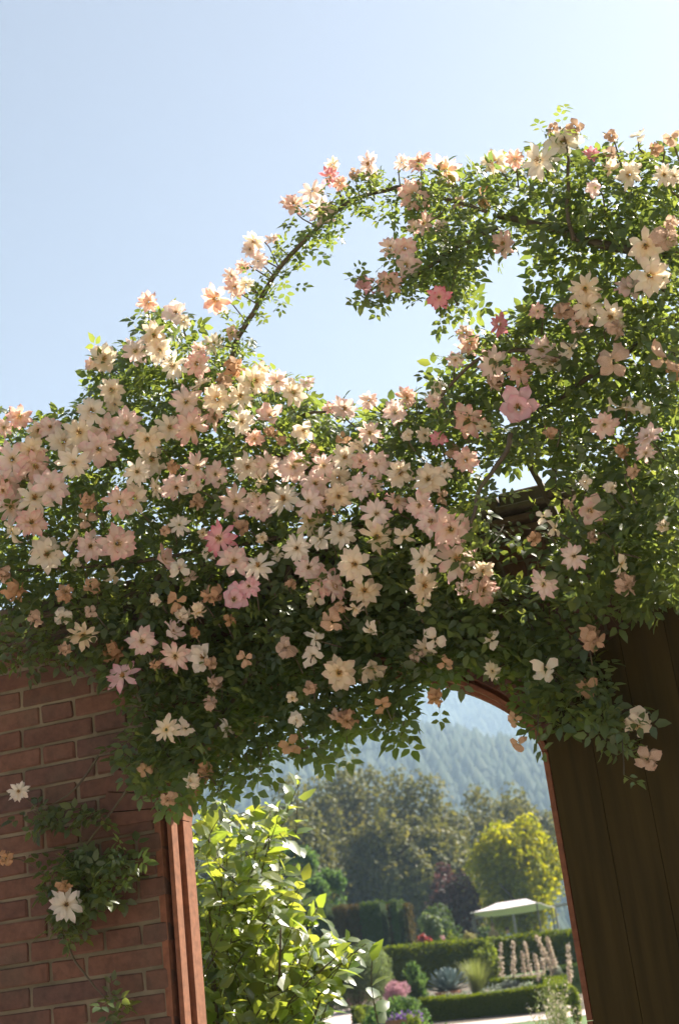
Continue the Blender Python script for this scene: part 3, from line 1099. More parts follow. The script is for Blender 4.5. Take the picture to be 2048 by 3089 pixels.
add((0, 1900), 1.989, P4('740,280,150,P 690,160,140,w 500,40,150,o 850,70,150,o 1060,160,140,w 1225,160,130,w 1280,325,110,w 1000,600,130,s 1115,590,100,s 1350,590,110,w 1240,840,110,w 1145,910,110,w 1010,1020,110,w 115,970,100,o 400,1650,160,o 390,1540,110,w 40,1370,100,w 870,840,80,w 385,125,90,w 930,215,60,w'))
add((1200, 1900), 1.849, P4('540,70,90,s 165,110,90,s 95,140,90,w 540,235,100,w 820,220,140,s 1090,60,150,w 1050,320,120,w 205,380,120,w 670,630,80,w 650,500,70,w 1330,530,170,w 1390,720,160,w 235,60,80,P'))
uniq = []
for q in FL:
    if all((q[0] - u[0]) ** 2 + (q[1] - u[1]) ** 2 > 26 ** 2 for u in uniq):
        uniq.append(q)
wallflow = {(0 + 115 / 1.989, 1900 + 970 / 1.989), (400 / 1.989, 1900 + 1650 / 1.989), (390 / 1.989, 1900 + 1540 / 1.989), (40 / 1.989, 1900 + 1370 / 1.989)}
stems = {rose_a.name: [], rose_b.name: []}
for tp0, dpx in zip(PT, TIPS):                    # thin shoots carrying the hanging leaves
    j_ = np.argmin(np.linalg.norm(PL - tp0 - np.array([0, .02, .05]), axis=1))
    stems[(rose_b if dpx[0] > 1010 else rose_a).name].append((spline([tp0, (tp0 + PL[j_]) / 2 + np.array([0, 0, -.008]), PL[j_]], 7), np.linspace(.0012, .002, 7)))
for x, y, d, t in uniq:
    gx, gy = x / K, y / K
    if gy > 1840 and gx < 340:
        Y = 3.53
    else:
        Y = float(yfront(np.array([gx]), np.array([gy]))[0]) - .05 + random.uniform(-.05, .05)
        if gy > 1560 and gx > 900:
            Y = 3.40 + random.uniform(-.06, .05)
    # flowers of the looping canes sit at the cane's own depth
    pc = at(x, y, Y)
    on_a = (ARCH - pc)
    rose = rose_b if x > SPLIT else rose_a
    arc = gx < 760 and gy < 800 and gx > 450
    if arc or (gx < 1000 and gy < 520):
        rose = rose_a
        dd = np.linalg.norm(np.cross(ARCH - CAM, nrm(pc - CAM)), axis=1)
        Y = float(ARCH[np.argmin(dd), 1]) - .03
    elif gx > 790 and gx < 1060 and 540 < gy < 720:
        rose = rose_b
        Y = 3.10
    p = at(x, y, Y)
    dep_ = float((p - CAM) @ f_)
    size = d * dep_ / FPX * 1.32
    size = min(max(size, .045), .115)
    back = nrm(CAM - p)
    up = np.array([0, 0, 1.0])
    if t == 'w':
        kd = random.choice(['drop', 'drop', 'ragged'])
        face = back * .55 + rng.normal(0, .55, 3) + up * (-.25)
        mat = M['petal_peach'] if random.random() < .72 else M['petal_cream']
    elif t == 's':
        kd = random.choice(['cup', 'ragged', 'ragged', 'star'])
        face = back * .6 + rng.normal(0, .5, 3)
        mat = M['petal_cream']
    else:
        kd = random.choice(['open', 'open', 'open', 'star', 'star', 'cup' if random.random() < .4 else 'open'])
        face = back * 1.0 + rng.normal(0, .34, 3) + up * (.25 if gy < 1000 else .05)
        mat = M['petal_cream'] if t == 'o' else M['petal_pink'] if t == 'p' else M['petal_rose']
        if t == 'o' and random.random() < .3:
            mat = M['petal_pink']
    Fr1 = frames(np.array([face]))[0]
    L0 = rloc(rose)
    Mx = Matrix.Identity(4)
    for a in range(3):
        for b in range(3):
            Mx[a][b] = float(Fr1[a, b] * size)
        Mx[a][3] = float(p[a] - L0[a])
    fo = inst('flower', random.choice(FM[kd]), rose, Mx, mat)
    if t in 'opP' and d * 1.0 > 40:
        inst('flower_centre', cm, fo)
    fz = Fr1[:, 2]
    nearest = None
    dd = np.linalg.norm(allP - (p + np.array([0, .05, -.02])), axis=1)
    end = allP[np.argmin(np.where(np.linalg.norm(allP - p, axis=1) < .03, 9, dd))]
    if arc or (gx < 1000 and gy < 520):
        end = ARCH[np.argmin(np.linalg.norm(ARCH - p, axis=1))]
    mid = p - fz * .025 + (end - p) * .35 + np.array([0, 0, .01])
    stems[rose.name].append((spline([p - fz * .002, mid, end], 6), np.linspace(.0016, .0022, 6)))
for rose in (rose_a, rose_b):
    L0 = rloc(rose)
    for S, rr in CANES[rose.name]:
        V, F = tube(S - L0, rr, 7)
        mk('cane', V, clean(F), M['cane'] if rr.max() < .02 else M['bark'], rose, smooth=True)
    V, F = jtubes([tube(S - L0, rr, 4) for S, rr in stems[rose.name]])
    o = mk('flower_stems', V, F, M['cane'], rose)
    o['kind'] = 'stuff'

# ------------------------------------------------------------------ broad-leaved shrub just inside the arch
SHRUB = [(430, 2420), (435, 1920), (470, 1870), (500, 1845), (530, 1890), (580, 1860), (640, 1825), (685, 1795), (700, 1805), (660, 1860), (640, 1900), (655, 1950),
         (695, 2010), (700, 2060), (675, 2100), (735, 2085), (740, 2115), (715, 2140), (775, 2150), (825, 2190), (795, 2210), (765, 2240), (785, 2270), (765, 2295),
         (715, 2290), (745, 2330), (715, 2420)]
sb = thing('broadleaf_shrub', 'sunlit glossy yellow-green broad-leaved shrub beside the lit arch jamb', 'shrub', tuple(np.array([at(560 * K, 2200 * K, 6.0)[0], 6.0, gz(6.0)])))
SL = rloc(sb)
BT, BF = leaf_t(.30, .07, .14)
tw_n = 330
px = rng.uniform(430, 830, 4000); py = rng.uniform(1790, 2420, 4000)
k = inpoly(px, py, SHRUB)
px, py = px[k][:tw_n], py[k][:tw_n]
tips = np.array([at(a * K, b * K, Y) for a, b, Y in zip(px, py, rng.uniform(5.2, 6.7, len(px)))])
low = np.stack([rng.uniform(SL[0] - .55, SL[0] + .5, 70), rng.uniform(5.3, 6.7, 70), rng.uniform(.25, 1.25, 70)], 1)
edge = np.array([at(a * K, b * K, 5.7) for a, b in ((695, 1797), (660, 1855), (700, 2035), (735, 2095), (828, 2188), (845, 2180), (815, 2200), (860, 2192), (800, 2175), (790, 2208), (770, 2285), (510, 1850), (600, 1870))])
tips = np.concatenate([tips, low, edge])
axis0 = np.array([SL[0] - .05, 6.0, 0.0])
twigs, LP, LN, LX, LS = [], [], [], [], []
for tip in tips:
    out = tip - np.array([axis0[0], 6.0, tip[2] - .45])
    dirn = nrm(out * np.array([1, .7, 1]) + rng.normal(0, .25, 3))
    ln = random.uniform(.20, .36)
    base = tip - dirn * ln
    S = spline([base, base + dirn * ln * .5 + rng.normal(0, .012, 3), tip], 7)
    twigs.append((S, np.linspace(.0035, .0015, 7)))
    nl = 8
    for j in range(nl):
        t = .12 + .88 * j / (nl - 1)
        p = S[min(6, int(t * 6))]
        side = nrm(np.cross(dirn, rng.normal(0, 1, 3)))
        LX.append(nrm(dirn * .55 + side * .8) if j < nl - 1 else dirn)
        LP.append(p)
        LN.append(rng.normal(0, .5, 3) + np.array([.28, -.22, .8]))
        LS.append(random.uniform(.065, .112) * (.75 if j == nl - 1 else 1))
LP, LN, LX, LS = map(np.array, (LP, LN, LX, LS))
FrL = frames(LN, LX)
v2 = LP - CAM
okv = ((IW / 2 + FPX * (v2 @ r_) / (v2 @ f_)) > 590) & ((IH / 2 - FPX * (v2 @ u_) / (v2 @ f_)) < 3090)
order = np.where(okv)[0][np.argsort(LP[okv][:, 1] - LS[okv] * 3)]
solo = set(order[:290].tolist())
bms = []
for v in range(4):
    V = BT + rng.normal(0, .02, BT.shape)
    me = bpy.data.meshes.new('leaf')
    me.from_pydata([tuple(x) for x in V], [], [tuple(int(i) for i in q) for q in BF])
    me.materials.append(M['broad_leaf'])
    bms.append(me)
for i in solo:
    Mx = Matrix.Identity(4)
    for a in range(3):
        for b in range(3):
            Mx[a][b] = float(FrL[i, a, b] * LS[i])
        Mx[a][3] = float(LP[i, a] - SL[a])
    inst('leaf', bms[i % 4], sb, Mx)
oth = np.array([i for i in range(len(LP)) if i not in solo])
o = mk('foliage', *scatter(BT, BF, LP[oth] - SL, FrL[oth], LS[oth]), M['broad_leaf'], sb)
o['kind'] = 'stuff'
for q in range(9):
    a = q * 2.4
    tp = tips[random.randrange(len(tips))]
    S = spline([axis0 + np.array([.08 * math.cos(a), .08 * math.sin(a), -.05]), axis0 * .5 + tp * .5 + np.array([.1 * math.cos(a), .1 * math.sin(a), .15]), tp], 14)
    V, F = tube(S - SL, np.linspace(.016, .004, 14), 6)
    mk('branch', V, clean(F), M['bark'], sb, smooth=True)
V, F = jtubes([tube(S - SL, rr, 4) for S, rr in twigs])
o = mk('twigs', V, F, M['cane'], sb)
o['kind'] = 'stuff'


# ------------------------------------------------------------------ garden plants, generic
def blobs(c, rad, nb, n, rg, br=(.28, .5), hollow=.45, upper=None):
    """leaf positions and outward normals over nb uneven lumps filling an ellipsoid"""
    d = nrm(rg.normal(size=(nb, 3)))
    rr = rg.uniform(.15, .85, (nb, 1)) ** .6
    bc = c + d * rr * rad * .85
    bs = rg.uniform(*br, nb)
    which = rg.integers(0, nb, n)
    dd = nrm(rg.normal(size=(n, 3)))
    sh = rg.uniform(hollow, 1.0, (n, 1)) ** .5
    P = bc[which] + dd * sh * bs[which][:, None] * rad
    return P, dd


CT, CF = card_t(.36)
NT, NF = card_t(.12)


def dens_mesh(name, P, N, size, mat, parent=None, tmpl=None, origin=None, jit=.5, T=None):
    rg = rng
    Fr = frames(N + rg.normal(0, jit, N.shape), T)
    sz = rg.uniform(.65, 1.3, len(P)) * size
    t, f = tmpl or (CT, CF)
    if origin is not None:
        P = P - origin
    o = mk(name, *scatter(t, f, P, Fr, sz), mat, parent)
    return o


def tree(name, label, px, top, hw, Y, mat, nb=26, n=8500, leaf=.32, seed=0, low=None, group=None, depth=.9, crown_low=.12):
    rg = np.random.default_rng(seed)
    b = gat(px, Y)
    tp = at(px, top, Y)
    rx = hw * mpp(px, top, Y)
    h = tp[2] - b[2]
    c = np.array([b[0], Y, b[2] + h * (crown_low + (1 - crown_low) / 2)])
    rad = np.array([rx, rx * depth, h * (1 - crown_low) / 2])
    t = thing(name, label, 'tree', tuple(b), group)
    P, N = blobs(c, rad, nb, n, rg, (.24, .46))
    cr = dens_mesh('crown', P, N, leaf, mat, t, origin=b)
    tl = []
    S = spline([(0, 0, -.2), (.05 * rx, 0, h * .25), (-.04 * rx, .05 * rx, h * .5), (0, 0, h * .8)], 12)
    tl.append(tube(S, np.linspace(h * .028, h * .008, 12), 8))
    for i in range(7):
        a = i * 2.4 + seed
        z0 = h * (.22 + .06 * i)
        S = spline([(0, 0, z0), (.35 * rx * math.cos(a), .35 * rx * math.sin(a), z0 + h * .1), (.75 * rx * math.cos(a), .75 * rx * math.sin(a), z0 + h * .2)], 7)
        tl.append(tube(S, np.linspace(h * .012, h * .004, 7), 6))
    V, F = jtubes(tl)
    mk('trunk', V, F, M['bark'], t)
    return t


M['oak'] = leafmat('oak_leaf', [(.095, .10, .038), (.11, .112, .042), (.07, .08, .032), (.15, .14, .06), (.10, .108, .042)], .3, (2.2, 2.0, .9), .55, .1)
M['gold'] = leafmat('golden_leaf', [(.19, .20, .012), (.25, .25, .016), (.13, .16, .012), (.30, .28, .025)], .5, (2.2, 2.0, .5), .5, .1)
M['maple'] = leafmat('maple_leaf', [(.05, .032, .032), (.065, .036, .036), (.045, .034, .028), (.10, .045, .045)], .3, (2.4, 1.7, 1.6), .5, .3)
M['yew'] = leafmat('yew', [(.035, .062, .022), (.045, .072, .026), (.03, .052, .022), (.055, .08, .028)], .25, (3.2, 3.0, .9), .6, .1)
M['yew_brown'] = leafmat('yew_brown', [(.07, .055, .025), (.05, .05, .022), (.09, .06, .03)], .25, (2.4, 2.0, .9), .7, .1)
M['box_leaf'] = leafmat('box_leaf', [(.050, .080, .012), (.065, .095, .014), (.040, .065, .012), (.09, .11, .016)], .42, (3.4, 2.9, .5), .5, .1)
M['vine'] = leafmat('vine_leaf', [(.07, .12, .05), (.10, .15, .06), (.05, .10, .045)], .4, (2.2, 2.3, 1.1), .55, .1)
M['greygreen'] = leafmat('grey_green_leaf', [(.13, .17, .085), (.17, .21, .11), (.10, .14, .075), (.20, .23, .12)], .35, (2.0, 2.0, 1.0), .6, .3)
M['silver'] = leafmat('silver_leaf', [(.26, .29, .25), (.34, .36, .31), (.20, .24, .20)], .25, (1.4, 1.4, 1.1), .7, .2)
M['red'] = leafmat('red_leaf', [(.22, .05, .05), (.30, .07, .07), (.16, .04, .04)], .4, (1.8, 1.4, 1.2), .5, .3)
M['lime'] = leafmat('lime_leaf', [(.15, .19, .04), (.19, .22, .05), (.12, .16, .035)], .4, (2.0, 2.0, .8), .55, .1)
M['straw'] = leafmat('straw', [(.30, .27, .12), (.36, .31, .15), (.25, .24, .10)], .35, (1.5, 1.5, .9), .6, .2)
M['grassblade'] = leafmat('grass_blade', [(.15, .18, .07), (.20, .21, .09), (.11, .15, .05)], .4, (1.9, 1.9, 1.0), .5, .3)
M['pinkfl'] = leafmat('pink_blossom', [(.55, .30, .38), (.62, .40, .45), (.45, .24, .30), (.42, .30, .24)], .4, (1.3, 1.2, 1.2), .7, .1)
M['purplefl'] = leafmat('purple_blossom', [(.17, .10, .26), (.22, .14, .32), (.12, .07, .20)], .35, (1.4, 1.3, 1.4), .7, .1)
M['whitefl'] = leafmat('pale_spire', [(.56, .46, .38), (.66, .55, .46), (.44, .34, .26)], .35, (1.2, 1.2, 1.1), .7, .1)
M['agave'] = leafmat('agave', [(.17, .23, .22), (.22, .28, .27), (.14, .19, .19)], .08, (1.3, 1.3, 1.2), .45, .4)
M['terracotta'] = plain('terracotta', (.36, .17, .09), .85, c2=(.27, .12, .07), scale=12)
M['canvas'] = plain('canvas', (.62, .55, .57), .8, c2=(.56, .50, .52), scale=4)
M['post'] = plain('post', (.12, .11, .10), .7)
M['rail'] = plain('rail_wood', (.30, .28, .25), .8, c2=(.2, .18, .16))

for i, (px_, top, hw, Y, lab) in enumerate([
        (700, 2445, 130, 80, 'olive-green oak low behind the glossy shrub'), (835, 2400, 165, 86, 'broad rounded oak behind the vine-covered hoops'),
        (985, 2292, 120, 93, 'tall olive oak rising above the rounded hedge hoops'), (1130, 2262, 150, 97, 'tallest oak with pale lit crown against the hill'),
        (1310, 2312, 140, 94, 'broad dark oak between the tallest oak and the golden tree'), (1465, 2335, 125, 100, 'oak with flat lit top behind the golden tree'),
        (1620, 2325, 130, 103, 'farthest oak half hidden by the arch jamb'), (955, 2440, 120, 76, 'shaded oak directly above the clipped yew panels'),
        (1200, 2430, 135, 80, 'shaded oak above the end of the yew panels'), (1370, 2470, 115, 82, 'dark oak behind the purple maple')]):
    tree('oak_tree', lab, px_, top, hw * 1.2, Y, M['oak'], nb=46, n=12000, leaf=.34, seed=40 + i, group='oaks beyond the garden', crown_low=.05)
tree('golden_tree', 'bright golden yellow-green tree behind the canvas canopy', 1612, 2405, 150, 64, M['gold'], nb=40, n=12000, leaf=.22, seed=71, crown_low=.12)
tree('purple_maple', 'dark purple-leaved maple behind the canvas canopy', 1395, 2590, 95, 62, M['maple'], nb=22, n=5000, leaf=.18, seed=72, crown_low=.1)


def hedge(name, label, A, B, width, h, mat, n, leaf, group=None, cat='hedge', round_=.06, body=None):
    """clipped hedge between two ground points: leafy skin over a solid dark core"""
    A, B = np.array(A, float), np.array(B, float)
    L = np.linalg.norm((B - A)[:2])
    dx = (B - A) / L
    wy = np.array([-dx[1], dx[0], 0])
    t = thing(name, label, cat, tuple((A + B) / 2), group)
    o0 = (A + B) / 2
    V = []
    nseg = max(2, int(L / .5))
    ht = h() if callable(h) else h
    for i in range(nseg + 1):
        c = A + (B - A) * i / nseg - o0
        jig = rng.normal(0, .012)
        for s, z in ((-.5, -.1), (-.5, ht * .96), (-.44, ht), (.44, ht), (.5, ht * .96), (.5, -.1)):
            V.append(c + wy * s * width * .94 + np.array([0, 0, z * .97 + jig]))
    F = []
    for i in range(nseg):
        for j in range(5):
            a = i * 6 + j
            F.append((a, a + 1, a + 7, a + 6))
    F += [tuple(range(5, -1, -1)), tuple(nseg * 6 + j for j in range(6))]
    mk('core', V, F, mat, t)
    # skin
    area = np.array([L * ht, L * ht, L * width, width * ht, width * ht])
    face = rng.choice(5, n, p=area / area.sum())
    u, v = rng.random(n), rng.random(n)
    P = np.zeros((n, 3)); N = np.zeros((n, 3))
    for fidx in range(5):
        k = face == fidx
        if fidx < 2:
            s = -.5 if fidx == 0 else .5
            P[k] = A + np.outer(u[k], B - A) + wy * s * width + np.outer(v[k] * ht, [0, 0, 1]); N[k] = wy * np.sign(s)
        elif fidx == 2:
            P[k] = A + np.outer(u[k], B - A) + np.outer(v[k] - .5, wy) * width + np.array([0, 0, ht]); N[k] = (0, 0, 1)
        else:
            e = A if fidx == 3 else B
            P[k] = e + np.outer(u[k] - .5, wy) * width + np.outer(v[k] * ht, [0, 0, 1]); N[k] = dx * (-1 if fidx == 3 else 1)
    P += N * rng.normal(0, leaf * .35, (n, 1)) + np.stack([0.03 * np.sin(P[:, 0] * 3.1), 0 * P[:, 0], .02 * np.sin(P[:, 0] * 2.3)], 1)
    o = dens_mesh('foliage', P, N, leaf, mat, t, origin=o0, jit=.7)
    o['kind'] = 'stuff'
    return t


# long clipped hedge across the view
hA, hB = gat(860, 34.4), gat(1800, 39.8)
hedge('long_hedge', 'long level clipped hedge with a sunlit yellow-green top edge', (hA[0], 34.4, gz(37)), (hB[0], 39.8, gz(37)), 1.0, 3.88 - gz(37), M['box_leaf'], 26000, .07)

# clipped yew panels, seen between light gaps
for i, (x0, x1, top, br) in enumerate([(832, 900, 2724, 0), (908, 968, 2720, 0), (975, 1034, 2716, 0), (1040, 1076, 2732, 1), (1083, 1118, 2731, 1),
                                       (1125, 1196, 2720, 0), (1203, 1215, 2722, 1), (1219, 1245, 2712, 0), (1250, 1264, 2722, 1)]):
    Y = 47.5
    a, b = gat(x0 + 1, Y), gat(x1 - (9 if not br else 3), Y)
    h = at((x0 + x1) / 2, top, Y)[2] - gz(Y)
    lab = ['dark green clipped yew panel half hidden by the glossy shrub', 'second green yew panel counted from the glossy shrub', 'green yew panel under the small vine hoop',
           'brown-tinged yew strip below the second vine hoop', 'brown-tinged yew strip beside the widest green panel', 'widest green yew panel between two brown strips',
           'very thin brown yew strip against the narrow tall panel', 'narrow tall green yew panel close to the end of the row', 'thin brown yew strip ending the row beside the grey shrub'][i]
    hedge('yew_panel', lab, a, b, 1.0 if not br else .6, h, M['yew_brown'] if br else M['yew'], int(1200 + 60 * (x1 - x0)), .08, group='brown yew strips' if br else 'green yew panels')

# vine-covered hoops
for i, (cx, top, bot, hw, Y, lab) in enumerate([(930, 2572, 2735, 52, 53, 'tallest leafy vine hoop above the yew panels'), (1022, 2645, 2735, 36, 51, 'leafy vine hoop beside the tallest hoop'),
                                                (968, 2668, 2735, 34, 50, 'small leafy vine hoop in front of the tallest hoop')]):
    b = gat(cx, Y)
    t = thing('vine_arch', lab, 'arch', tuple(b), 'vine-covered hoops')
    ztop = at(cx, top, Y)[2] - b[2]
    r = hw * mpp(cx, top, Y)
    pts = [(-r, 0, 0), (-r, 0, ztop - r)] + [(-r * math.cos(a), 0, ztop - r + r * math.sin(a)) for a in np.linspace(.3, math.pi - .3, 7)] + [(r, 0, ztop - r), (r, 0, 0)]
    S = spline(pts, 40)
    V, F = tube(S, .03, 6)
    mk('frame', V, clean(F), M['post'], t)
    n = 2600
    idx = rng.integers(12, 40 if i == 1 else 36, n)
    P = S[idx] + rng.normal(0, .12, (n, 3)) + np.array([0, 0, .05])
    dens_mesh('foliage', P, rng.normal(size=(n, 3)) + np.array([0, -.3, .5]), .13, M['vine'], t)


def bush(name, label, px_, top, hw, Y, mat, n=2200, leaf=.06, nb=16, cat='shrub', seed=0, depth=.8, narrow=False, group=None, br=(.3, .5), upright=False):
    rg = np.random.default_rng(200 + seed)
    b = gat(px_, Y)
    tp = at(px_, top, Y)
    rx = hw * mpp(px_, top, Y)
    h = max(.15, tp[2] - b[2])
    c = b + np.array([0, 0, h * .47])
    P, N = blobs(c, np.array([rx, rx * depth, h * .5]), nb, n, rg, br, hollow=.3)
    P[:, 2] = np.maximum(P[:, 2], b[2] + .01)
    t = thing(name, label, cat, tuple(b), group)
    T = None
    if upright:
        T = rg.normal(0, .4, P.shape) + np.array([0, 0, 1.0])
        N = rg.normal(size=P.shape) * np.array([1, 1, .2])
    dens_mesh('foliage', P, N, leaf, mat, t, tmpl=(NT, NF) if narrow else None, origin=b, T=T)
    tl = []
    for i in range(6):
        a = i * 1.05 + seed
        tl.append(tube(spline([(0, 0, -.05), (.2 * rx * math.cos(a), .2 * rx * math.sin(a), h * .3), (.5 * rx * math.cos(a), .5 * rx * math.sin(a), h * .65)], 5), np.linspace(.02, .006, 5) * min(1, h), 5))
    V, F = jtubes(tl)
    mk('stems', V, F, M['bark'], t)
    return t


bush('feathery_shrub', 'large feathery grey-green shrub overlapping the long hedge', 1085, 2848, 115, 31, M['greygreen'], 11000, .075, 34, seed=1, narrow=True)
bush('feathery_shrub', 'pale feathery bush with loose top in front of the yew panels', 1150, 2815, 50, 33, M['greygreen'], 3000, .085, 12, seed=2, narrow=True)
bush('grey_shrub', 'loose grey-green shrub right of the yew panels behind the long hedge'.replace('right of', 'beside'), 1322, 2748, 42, 44, M['greygreen'], 3000, .11, 12, seed=3)
bush('red_shrub', 'low rounded crimson shrub behind the long hedge', 1291, 2812, 40, 41, M['red'], 3500, .09, 12, seed=4)
bush('lime_shrub', 'small lime-green shrub beside the crimson shrub', 1368, 2796, 32, 42.5, M['lime'], 2200, .09, 10, seed=5)
bush('straw_shrub', 'pale straw-coloured rounded shrub behind the long hedge', 1430, 2810, 32, 41.5, M['straw'], 2600, .08, 12, seed=6)
bush('straw_shrub', 'pale straw-coloured shrub under the edge of the canvas canopy', 1680, 2786, 36, 43, M['straw'], 2400, .08, 12, seed=7)
bush('pink_azalea', 'tiny pale pink flowering bush between the grey and lime shrubs', 1352, 2792, 10, 43, M['pinkfl'], 500, .09, 5, seed=8)
bush('lime_shrub', 'airy lime-green bush standing before the long hedge', 1482, 2842, 40, 33, M['lime'], 2600, .08, 14, seed=9)
bush('silver_plant', 'silvery foliage mound below the pale flower spires', 1560, 2945, 42, 29, M['silver'], 3200, .05, 14, seed=10, cat='plant')
bush('silver_plant', 'silvery plant beside the arch jamb among seed heads', 1695, 2915, 32, 27, M['silver'], 2400, .05, 12, seed=11, cat='plant')
bush('green_plant', 'bright green mound among the silver foliage', 1608, 2955, 28, 28.5, M['vine'], 2400, .05, 10, seed=12, cat='plant')
bush('green_plant', 'soft green plant with fine leaves below the tall pale spire', 1655, 2930, 26, 28, M['vine'], 2200, .05, 10, seed=13, cat='plant')
bush('pink_flowers', 'clump of pale pink flower spikes beside the potted agave', 1195, 2955, 48, 29, M['pinkfl'], 3400, .06, 14, seed=14, cat='plant', narrow=True, upright=True)
bush('pink_flowers', 'faded pinkish-brown flower clump below the feathery shrub', 1075, 2975, 42, 31.5, M['pinkfl'], 1500, .06, 12, seed=15, cat='plant', narrow=True, upright=True)
bush('pink_flowers', 'small mauve-pink flowers beside the glossy shrub', 918, 3000, 30, 27, M['pinkfl'], 1200, .06, 10, seed=16, cat='plant', narrow=True, upright=True)
bush('leafy_plant', 'dark green leafy spikes between the pink flowers and the agave', 1268, 2910, 40, 30, M['vine'], 1700, .12, 12, seed=17, cat='plant', narrow=True, upright=True)
bush('round_bush', 'low domed green bush beside the purple flowers', 1205, 3004, 98, 22.5, M['vine'], 9000, .05, 26, seed=18, depth=.9)
bush('lime_plant', 'yellow-green tuft at the edge of the domed bush', 1105, 3035, 28, 24, M['lime'], 1500, .06, 9, seed=19, cat='plant', narrow=True, upright=True)
bush('lime_plant', 'yellow-green leaves showing above the purple flowers', 1255, 3030, 26, 20, M['lime'], 900, .06, 8, seed=20, cat='plant', narrow=True, upright=True)
bush('pale_plant', 'pale green spiky plant at the foot of the glossy shrub', 960, 3035, 48, 19, M['vine'], 2200, .07, 14, seed=21, cat='plant', narrow=True, upright=True)
bush('dark_shrub', 'dark shaded shrub below the feathery shrub', 1000, 2925, 90, 33, M['yew'], 5000, .07, 20, seed=22)
bush('dark_shrub', 'dark evergreen mass behind the canvas canopy', 1560, 2745, 170, 68, M['yew'], 9000, .16, 26, seed=23)
bush('dark_shrub', 'dark evergreen bush between the yew panels and the maple', 1340, 2715, 90, 58, M['yew'], 6000, .14, 22, seed=24)
bush('dark_shrub', 'dark low evergreen behind the glossy shrub', 860, 2880, 90, 30, M['yew'], 5000, .08, 20, seed=25)
bush('orange_flowers', 'orange and green flower tuft against the arch jamb', 1742, 2955, 20, 21, M['lime'], 800, .05, 8, seed=26, cat='plant')

# purple flowers in a terracotta pot
pp = gat(1222, 20.5)
t = thing('potted_flowers', 'terracotta pot of purple flowers before the domed bush', 'plant pot', tuple(pp))


def lathe(prof, seg=20):
    V, F = [], []
    for r, z in prof:
        for k in range(seg):
            a = 2 * math.pi * k / seg
            V.append((r * math.cos(a), r * math.sin(a), z))
    for i in range(len(prof) - 1):
        for k in range(seg):
            F.append((i * seg + k, i * seg + (k + 1) % seg, (i + 1) * seg + (k + 1) % seg, (i + 1) * seg + k))
    F.append(tuple(range(seg - 1, -1, -1)))
    return V, F


zt = at(1222, 3052, 20.5)[2] - pp[2]
mk('pot', *lathe([(.15, -.02), (.16, 0), (.21, .34), (.24, .34), (.24, .40), (.20, .40), (.19, .36), (.001, .35)]), M['terracotta'], t)
P = rng.normal(0, 1, (520, 3)) * np.array([.12, .10, .055]) + np.array([0, 0, zt - .12])
dens_mesh('blossoms', P, rng.normal(size=P.shape) + np.array([0, -.4, .6]), .05, M['purplefl'], t)
P = rng.normal(0, 1, (900, 3)) * np.array([.15, .12, .10]) + np.array([0, 0, zt - .26])
dens_mesh('foliage', P, rng.normal(size=P.shape), .06, M['vine'], t)

# agave in its pot
ap = gat(1358, 28.2)
t = thing('potted_agave', 'blue-grey agave rosette in a large terracotta pot', 'plant pot', tuple(ap))
ztop = at(1345, 2992, 28.2)[2] - ap[2]
mk('pot', *lathe([(.16, -.02), (.17, 0), (.23, ztop * .8), (.27, ztop * .8), (.27, ztop), (.23, ztop), (.22, ztop * .9), (.001, ztop * .88)], 24), M['terracotta'], t)
for i in range(58):
    a = i * 2.39996
    el = R(80) * (1 - i / 58) ** .8 + R(-12) * (i / 58)
    L = random.uniform(.36, .46)
    V, F = [], []
    for j, tt in enumerate(np.linspace(0, 1, 6)):
        wd = .062 * math.sin(math.pi * min(.97, .18 + .5 * tt + .3 * tt * tt)) * (1 if tt < 1 else 0.05)
        rr, zz = L * tt * math.cos(el), L * tt * math.sin(el) + .05 * tt * tt * math.cos(el)
        for s, lift in ((-1, .018), (0, -.004), (1, .018)):
            V.append((rr - lift * math.sin(el), s * wd, zz + lift * math.cos(el)))
        V.append((rr + .012 * math.sin(el), 0, zz - .02 * (1 - tt)))
    for j in range(5):
        q = j * 4
        F += [(q, q + 1, q + 5, q + 4), (q + 1, q + 2, q + 6, q + 5), (q, q + 4, q + 7, q + 3), (q + 2, q + 3, q + 7, q + 6)]
    V = np.array(V)
    c, s = math.cos(a), math.sin(a)
    V = np.stack([V[:, 0] * c - V[:, 1] * s, V[:, 0] * s + V[:, 1] * c, V[:, 2] + ztop + .02], 1)
    mk('leaf', V, F, M['agave'], t)

# fountain grass
gp = gat(1445, 30)
t = thing('ornamental_grass', 'tall fountain grass clump behind the potted agave', 'grass', tuple(gp))
Vg, Fg = [], []
hg = at(1440, 2880, 30)[2] - gp[2]
for i in range(620):
    a = rng.uniform(0, 6.28); sp = rng.uniform(.05, .42); L = hg * rng.uniform(.6, 1.08)
    r0 = rng.uniform(0, .12)
    dv = np.array([math.cos(a), math.sin(a), 0])
    side = np.array([-math.sin(a), math.cos(a), 0]) * .006
    o = len(Vg)
    for tt in np.linspace(0, 1, 5):
        c = dv * (r0 + sp * tt ** 1.8) + np.array([0, 0, L * (tt - .12 * tt * tt)])
        Vg += [tuple(c - side * (1 - .8 * tt)), tuple(c + side * (1 - .8 * tt))]
    for j in range(4):
        Fg.append((o + 2 * j, o + 2 * j + 1, o + 2 * j + 3, o + 2 * j + 2))
mk('blades', Vg, Fg, M['grassblade'], t)['kind'] = 'stuff'

